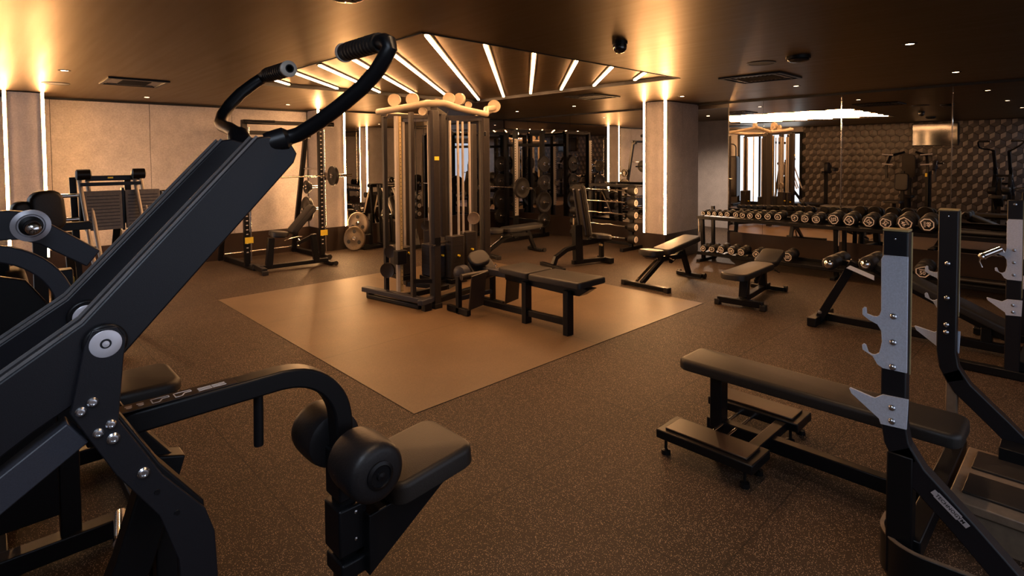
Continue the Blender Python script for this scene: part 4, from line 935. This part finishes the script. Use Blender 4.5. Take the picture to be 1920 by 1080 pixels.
# ================================================================ FIXED BARBELL RACK by the pillar
t = Thing('barbell_rack', 'black upright stand holding five fixed barbells left of the lit pillar', 'barbell rack', (8.2, 6.0, 0), world=True)
for y in (5.62, 6.55):
    t.part('post', MB().beam((8.24, y, .03), (8.30, y, 1.14), .05, .07, (0, 1, 0)), 'black', bevel=.004)
    t.part('foot', MB().beam((7.95, y, .03), (8.55, y, .03), .07, .06), 'black', bevel=.006)
    for z in (1.05, .84, .63, .42, .21): t.part('cradle', MB().rpath([(8.25, y, z-.03), (8.10, y, z-.03), (8.08, y, z+.02)], .04, .016, (0, 1, 0)), 'black')
t.part('cross_bar', MB().beam((8.26, 5.62, .10), (8.26, 6.55, .10), .05, .05), 'black', bevel=.004)
t.part('cross_bar', MB().beam((8.3, 5.62, 1.12), (8.3, 6.55, 1.12), .05, .05), 'black', bevel=.004)
for z, l in ((1.05, 'topmost'), (.84, 'second from the top'), (.63, 'middle one'), (.42, 'second from the bottom'), (.21, 'lowest')):
    t = Thing('fixed_barbell', 'fixed barbell with round white-marked end on the stand left of pillar, ' + l, 'barbell', (8.13, 6.1, z), group='fixed barbells on the stand', world=True)
    wv = .012 if z in (.42, .63) else 0
    t.part('bar', MB().tube([(8.13, 5.62, z), (8.13, 5.85, z), (8.13, 6.0, z+wv), (8.13, 6.2, z), (8.13, 6.35, z+wv), (8.13, 6.75, z)], .0135, 12), 'chrome')
    for y, s in ((5.58, -1), (6.74, 1)):
        h = t.part('head', MB().lathe((8.13, y, z), (0, s, 0), [(.03, 0), (.074, .006), (.080, .016), (.080, .12), (.070, .135), (.05, .137)], 24), 'rubber')
        d = V(0, s, 0); M = frame((8.13, y+s*.138, z), (s*-1 if s < 0 else -1, 0, 0), (0, 0, 1))
        t.part('end_badge', MB().lathe((8.13, y+s*.1365, z), d, [(.056, 0), (.054, .003), (0, .004)], 24), 'white', h)
        g = MB()
        for a, b in (((-.025, -.02), (.025, -.012)), ((-.03, .004), (.03, .012)), ((-.018, .022), (.018, .030))):
            g.box((8.13+a[0], y+s*.1405-.0008, z+a[1]), (8.13+b[0], y+s*.1405+.0008, z+b[1]))
        t.part('badge_print', g, 'dark', h)

# ================================================================ CORNER SQUAT RACK (behind / right of the cable station)
t = Thing('half_rack', 'black half rack with pale perforated posts in the mirrored corner', 'squat rack', (8.0, 8.2, 0), world=True)
for y in (7.88, 8.95):
    p = t.part('post', MB().beam((7.62, y, .04), (7.62, y, 2.15), .07, .09, (0, 1, 0)), 'black', bevel=.004)
    st = t.part('perforated_strip', MB().box((7.55, y-.049, .50), (7.645, y-.045, 2.0)), 'ivory', p, label='pale perforated strip')
    g = MB(); z = .55
    while z < 1.97: g.box((7.556, y-.0505, z), (7.576, y-.049, z+.02)); z += .05
    t.part('strip_holes', g, 'dark', st)
    t.part('rear_post', MB().beam((8.38, y, .04), (8.38, y, 2.15), .07, .09, (0, 1, 0)), 'black', bevel=.004)
    t.part('floor_skid', MB().beam((7.2, y, .04), (8.55, y, .04), .08, .08), 'black', bevel=.008)
    t.part('top_beam', MB().beam((7.58, y, 2.16), (8.45, y, 2.16), .07, .06), 'black', bevel=.006)
    t.part('bar_hook', MB().prism([(7.50, .98), (7.60, .98), (7.60, 1.10), (7.57, 1.10), (7.57, 1.02), (7.53, 1.02), (7.53, 1.07), (7.50, 1.07)], 'y', y-.075, y-.05), 'chrome')
    for z in (1.50, 1.12, .72, .36):
        s = -1 if y < 8.4 else 1
        t.part('plate_horn', MB().cyl((8.30, y+s*.03, z), (8.30, y+s*.26, z), .02, 12), 'chrome')
t.part('chin_bar', MB().tube([(7.60, 7.88, 2.17), (7.5, 8.1, 2.2), (7.5, 8.7, 2.2), (7.60, 8.95, 2.17)], .018, 12), 'black')
t.part('rear_cross', MB().beam((8.42, 7.88, 1.9), (8.42, 8.95, 1.9), .06, .06), 'black', bevel=.006)
t.part('rear_cross', MB().beam((8.42, 7.88, .3), (8.42, 8.95, .3), .06, .06), 'black', bevel=.006)
barbell((7.55, 8.415, 1.05), 'y', 2.1, 'barbell resting on the corner half rack with a plate at each end', sleeve=.36)
plate(.20, .05, (7.55, 7.64, 1.05), 'y', 'dark plate on the near end of the barbell in the corner half rack')
plate(.20, .05, (7.55, 9.16, 1.05), 'y', 'dark plate on far end of the corner rack barbell')
for z, r, l in ((1.50, .165, 'top'), (1.12, .165, 'second'), (.72, .215, 'third'), (.36, .165, 'lowest')):
    plate(r, .05, (8.30, 7.76, z), 'y', 'dark plate on the %s storage horn at near side of the corner rack' % l)
    plate(r, .05, (8.30, 9.07, z), 'y', 'dark plate on the %s storage horn at far side of the corner rack' % l)

# ================================================================ PLATE TREE and HACK SQUAT near the back mirror
t = Thing('plate_tree', 'low black plate stand beside the lit pillar at the back mirror', 'plate stand', (5.05, 9.2, 0), world=True)
t.part('base', MB().box((4.95, 9.05, 0), (5.35, 9.36, .05)), 'black', bevel=.006)
t.part('column', MB().beam((5.22, 9.28, .04), (5.22, 9.28, .62), .06, .06), 'black', bevel=.004)
for z in (.24, .50): t.part('horn', MB().cyl((5.2, 9.26, z), (4.90, 9.16, z), .018, 12), 'chrome')
plate(.215, .045, (4.80, 9.10, .222), math.radians(28), 'bronze coloured plate leaning on the floor beside the lit pillar', mat='ironplate', holes=True, tilt=math.radians(6))
plate(.205, .045, (4.93, 9.20, .47), math.radians(28), 'pale three-hole plate hung on the stand behind the bronze plate', mat='bronze', holes=True)
t = Thing('hack_squat', 'inclined machine with pale rods left of the cable station before the mirror', 'gym machine', (5.55, 9.0, 0), world=True)
for d in (0, .22):
    t.part('guide_rod', MB().cyl((5.42+d, 9.2, 1.10), (5.52+d, 8.6, .12), .016, 14), 'ivory')
    t.part('frame_tube', MB().beam((5.40+d, 9.28, 1.15), (5.46+d, 9.28, .03), .05, .05), 'black', bevel=.004)
t.part('cross_head', MB().cyl((5.38, 9.2, 1.12), (5.68, 9.2, 1.12), .035, 14), 'black')
t.part('grip_bar', MB().cyl((5.44, 9.1, 1.14), (5.84, 9.1, 1.12), .016, 12), 'chrome')
t.part('back_pad', MB().pad(.5, .24, .07, Matrix.Translation((5.57, 8.93, .72)) @ Matrix.Rotation(math.radians(90), 4, 'Z') @ Matrix.Rotation(math.radians(-60), 4, 'Y')), 'pad')
t.part('roller_pad', MB().cyl((5.5, 8.86, .92), (5.8, 8.86, .92), .055, 18), 'foam')
t.part('base_plate', MB().box((5.40, 8.45, .0), (5.82, 9.35, .06)), 'black', bevel=.006)
t.part('foot_plate', MB().beam((5.61, 8.52, .06), (5.61, 8.62, .34), .36, .02), 'shroud')
t.part('weight_horn', MB().cyl((5.42, 8.9, .62), (5.22, 8.9, .62), .018, 12), 'chrome')
plate(.115, .04, (5.31, 8.9, .62), 'x', 'small dark plate on the inclined machine before the back mirror')

# ================================================================ MACHINES BESIDE THE HEXAGON WALL (seen in the mirror)
t = Thing('chest_press', 'chest press with four grips before the hexagon wall, seen in the mirror', 'gym machine', (-.5, 3.5, 0), world=True)
t.part('back_pad', MB().pad(.62, .30, .08, Matrix.Translation((-.62, 3.5, 1.32)) @ Matrix.Rotation(math.radians(-84), 4, 'Y')), 'shroud')
t.part('seat', MB().pad(.34, .34, .07, Matrix.Translation((-.40, 3.5, .52))), 'pad')
t.part('column', MB().beam((-.72, 3.5, .03), (-.72, 3.5, 1.6), .08, .10), 'black', bevel=.005)
t.part('seat_post', MB().beam((-.42, 3.5, .03), (-.42, 3.5, .50), .08, .08), 'black', bevel=.005)
t.part('base', MB().box((-.8, 3.43, 0), (-.12, 3.57, .07)).box((-.18, 3.1, 0), (-.11, 3.9, .07)), 'black', bevel=.005)
for s in (-1, 1):
    t.part('press_arm', MB().rpath([(-.75, 3.5+s*.12, 1.70), (-.55, 3.5+s*.40, 1.60), (-.35, 3.5+s*.46, 1.3), (-.35, 3.5+s*.44, 1.0)], .06, .06, (1, 0, 0)), 'black', bevel=.004)
    for z in (1.62, 1.36): t.part('grip', MB().cyl((-.34, 3.5+s*.30, z), (-.34, 3.5+s*.56, z+.02), .018, 12), 'silver')
t = Thing('stack_tower_machine', 'weight stack machine with rounded pale shroud beside the window, seen in mirror', 'gym machine', (-.5, 8.6, 0), world=True)
for y in (8.35, 8.95):
    t.part('shroud', MB().pad(1.35, .34, .22, Matrix.Translation((-.62, y, .95)) @ Matrix.Rotation(math.radians(90), 4, 'Y'), .05, round_ends=.08), 'shroud')
    t.part('loop_bar', MB().tube([(-.5, y-.15, 1.5), (-.5, y-.15, 1.9)] + [(-.5, y-.15*math.cos(math.radians(a)), 1.9+.12*math.sin(math.radians(a))) for a in (30, 60, 90, 120, 150)] + [(-.5, y+.15, 1.9), (-.5, y+.15, 1.5)], .02, 10), 'black')
t.part('base', MB().box((-.8, 8.1, 0), (-.1, 9.2, .08)), 'black', bevel=.006)
t.part('seat', MB().pad(.34, .34, .07, Matrix.Translation((-.28, 8.6, .52))), 'pad')
t.part('seat_post', MB().beam((-.28, 8.6, .05), (-.28, 8.6, .50), .08, .08), 'black')
t = Thing('treadmill', 'treadmill facing the window beside the hexagon wall, seen in mirror', 'treadmill', (-.45, 6.4, 0), world=True)
t.part('deck', MB().box((-.8, 5.5, .05), (-.15, 7.0, .20)), 'black', bevel=.01)
t.part('belt', MB().box((-.72, 5.55, .20), (-.23, 6.8, .205)), 'rubber')
for x in (-.76, -.19): t.part('upright', MB().beam((x, 6.85, .1), (x, 6.70, 1.2), .05, .08), 'black', bevel=.004)
t.part('console', MB().pad(.62, .36, .05, Matrix.Translation((-.475, 6.66, 1.28)) @ Matrix.Rotation(math.radians(50), 4, 'X')), 'black')
t.part('foot', MB().box((-.78, 5.6, 0), (-.17, 5.7, .05)).box((-.78, 6.8, 0), (-.17, 6.9, .05)), 'rubber')
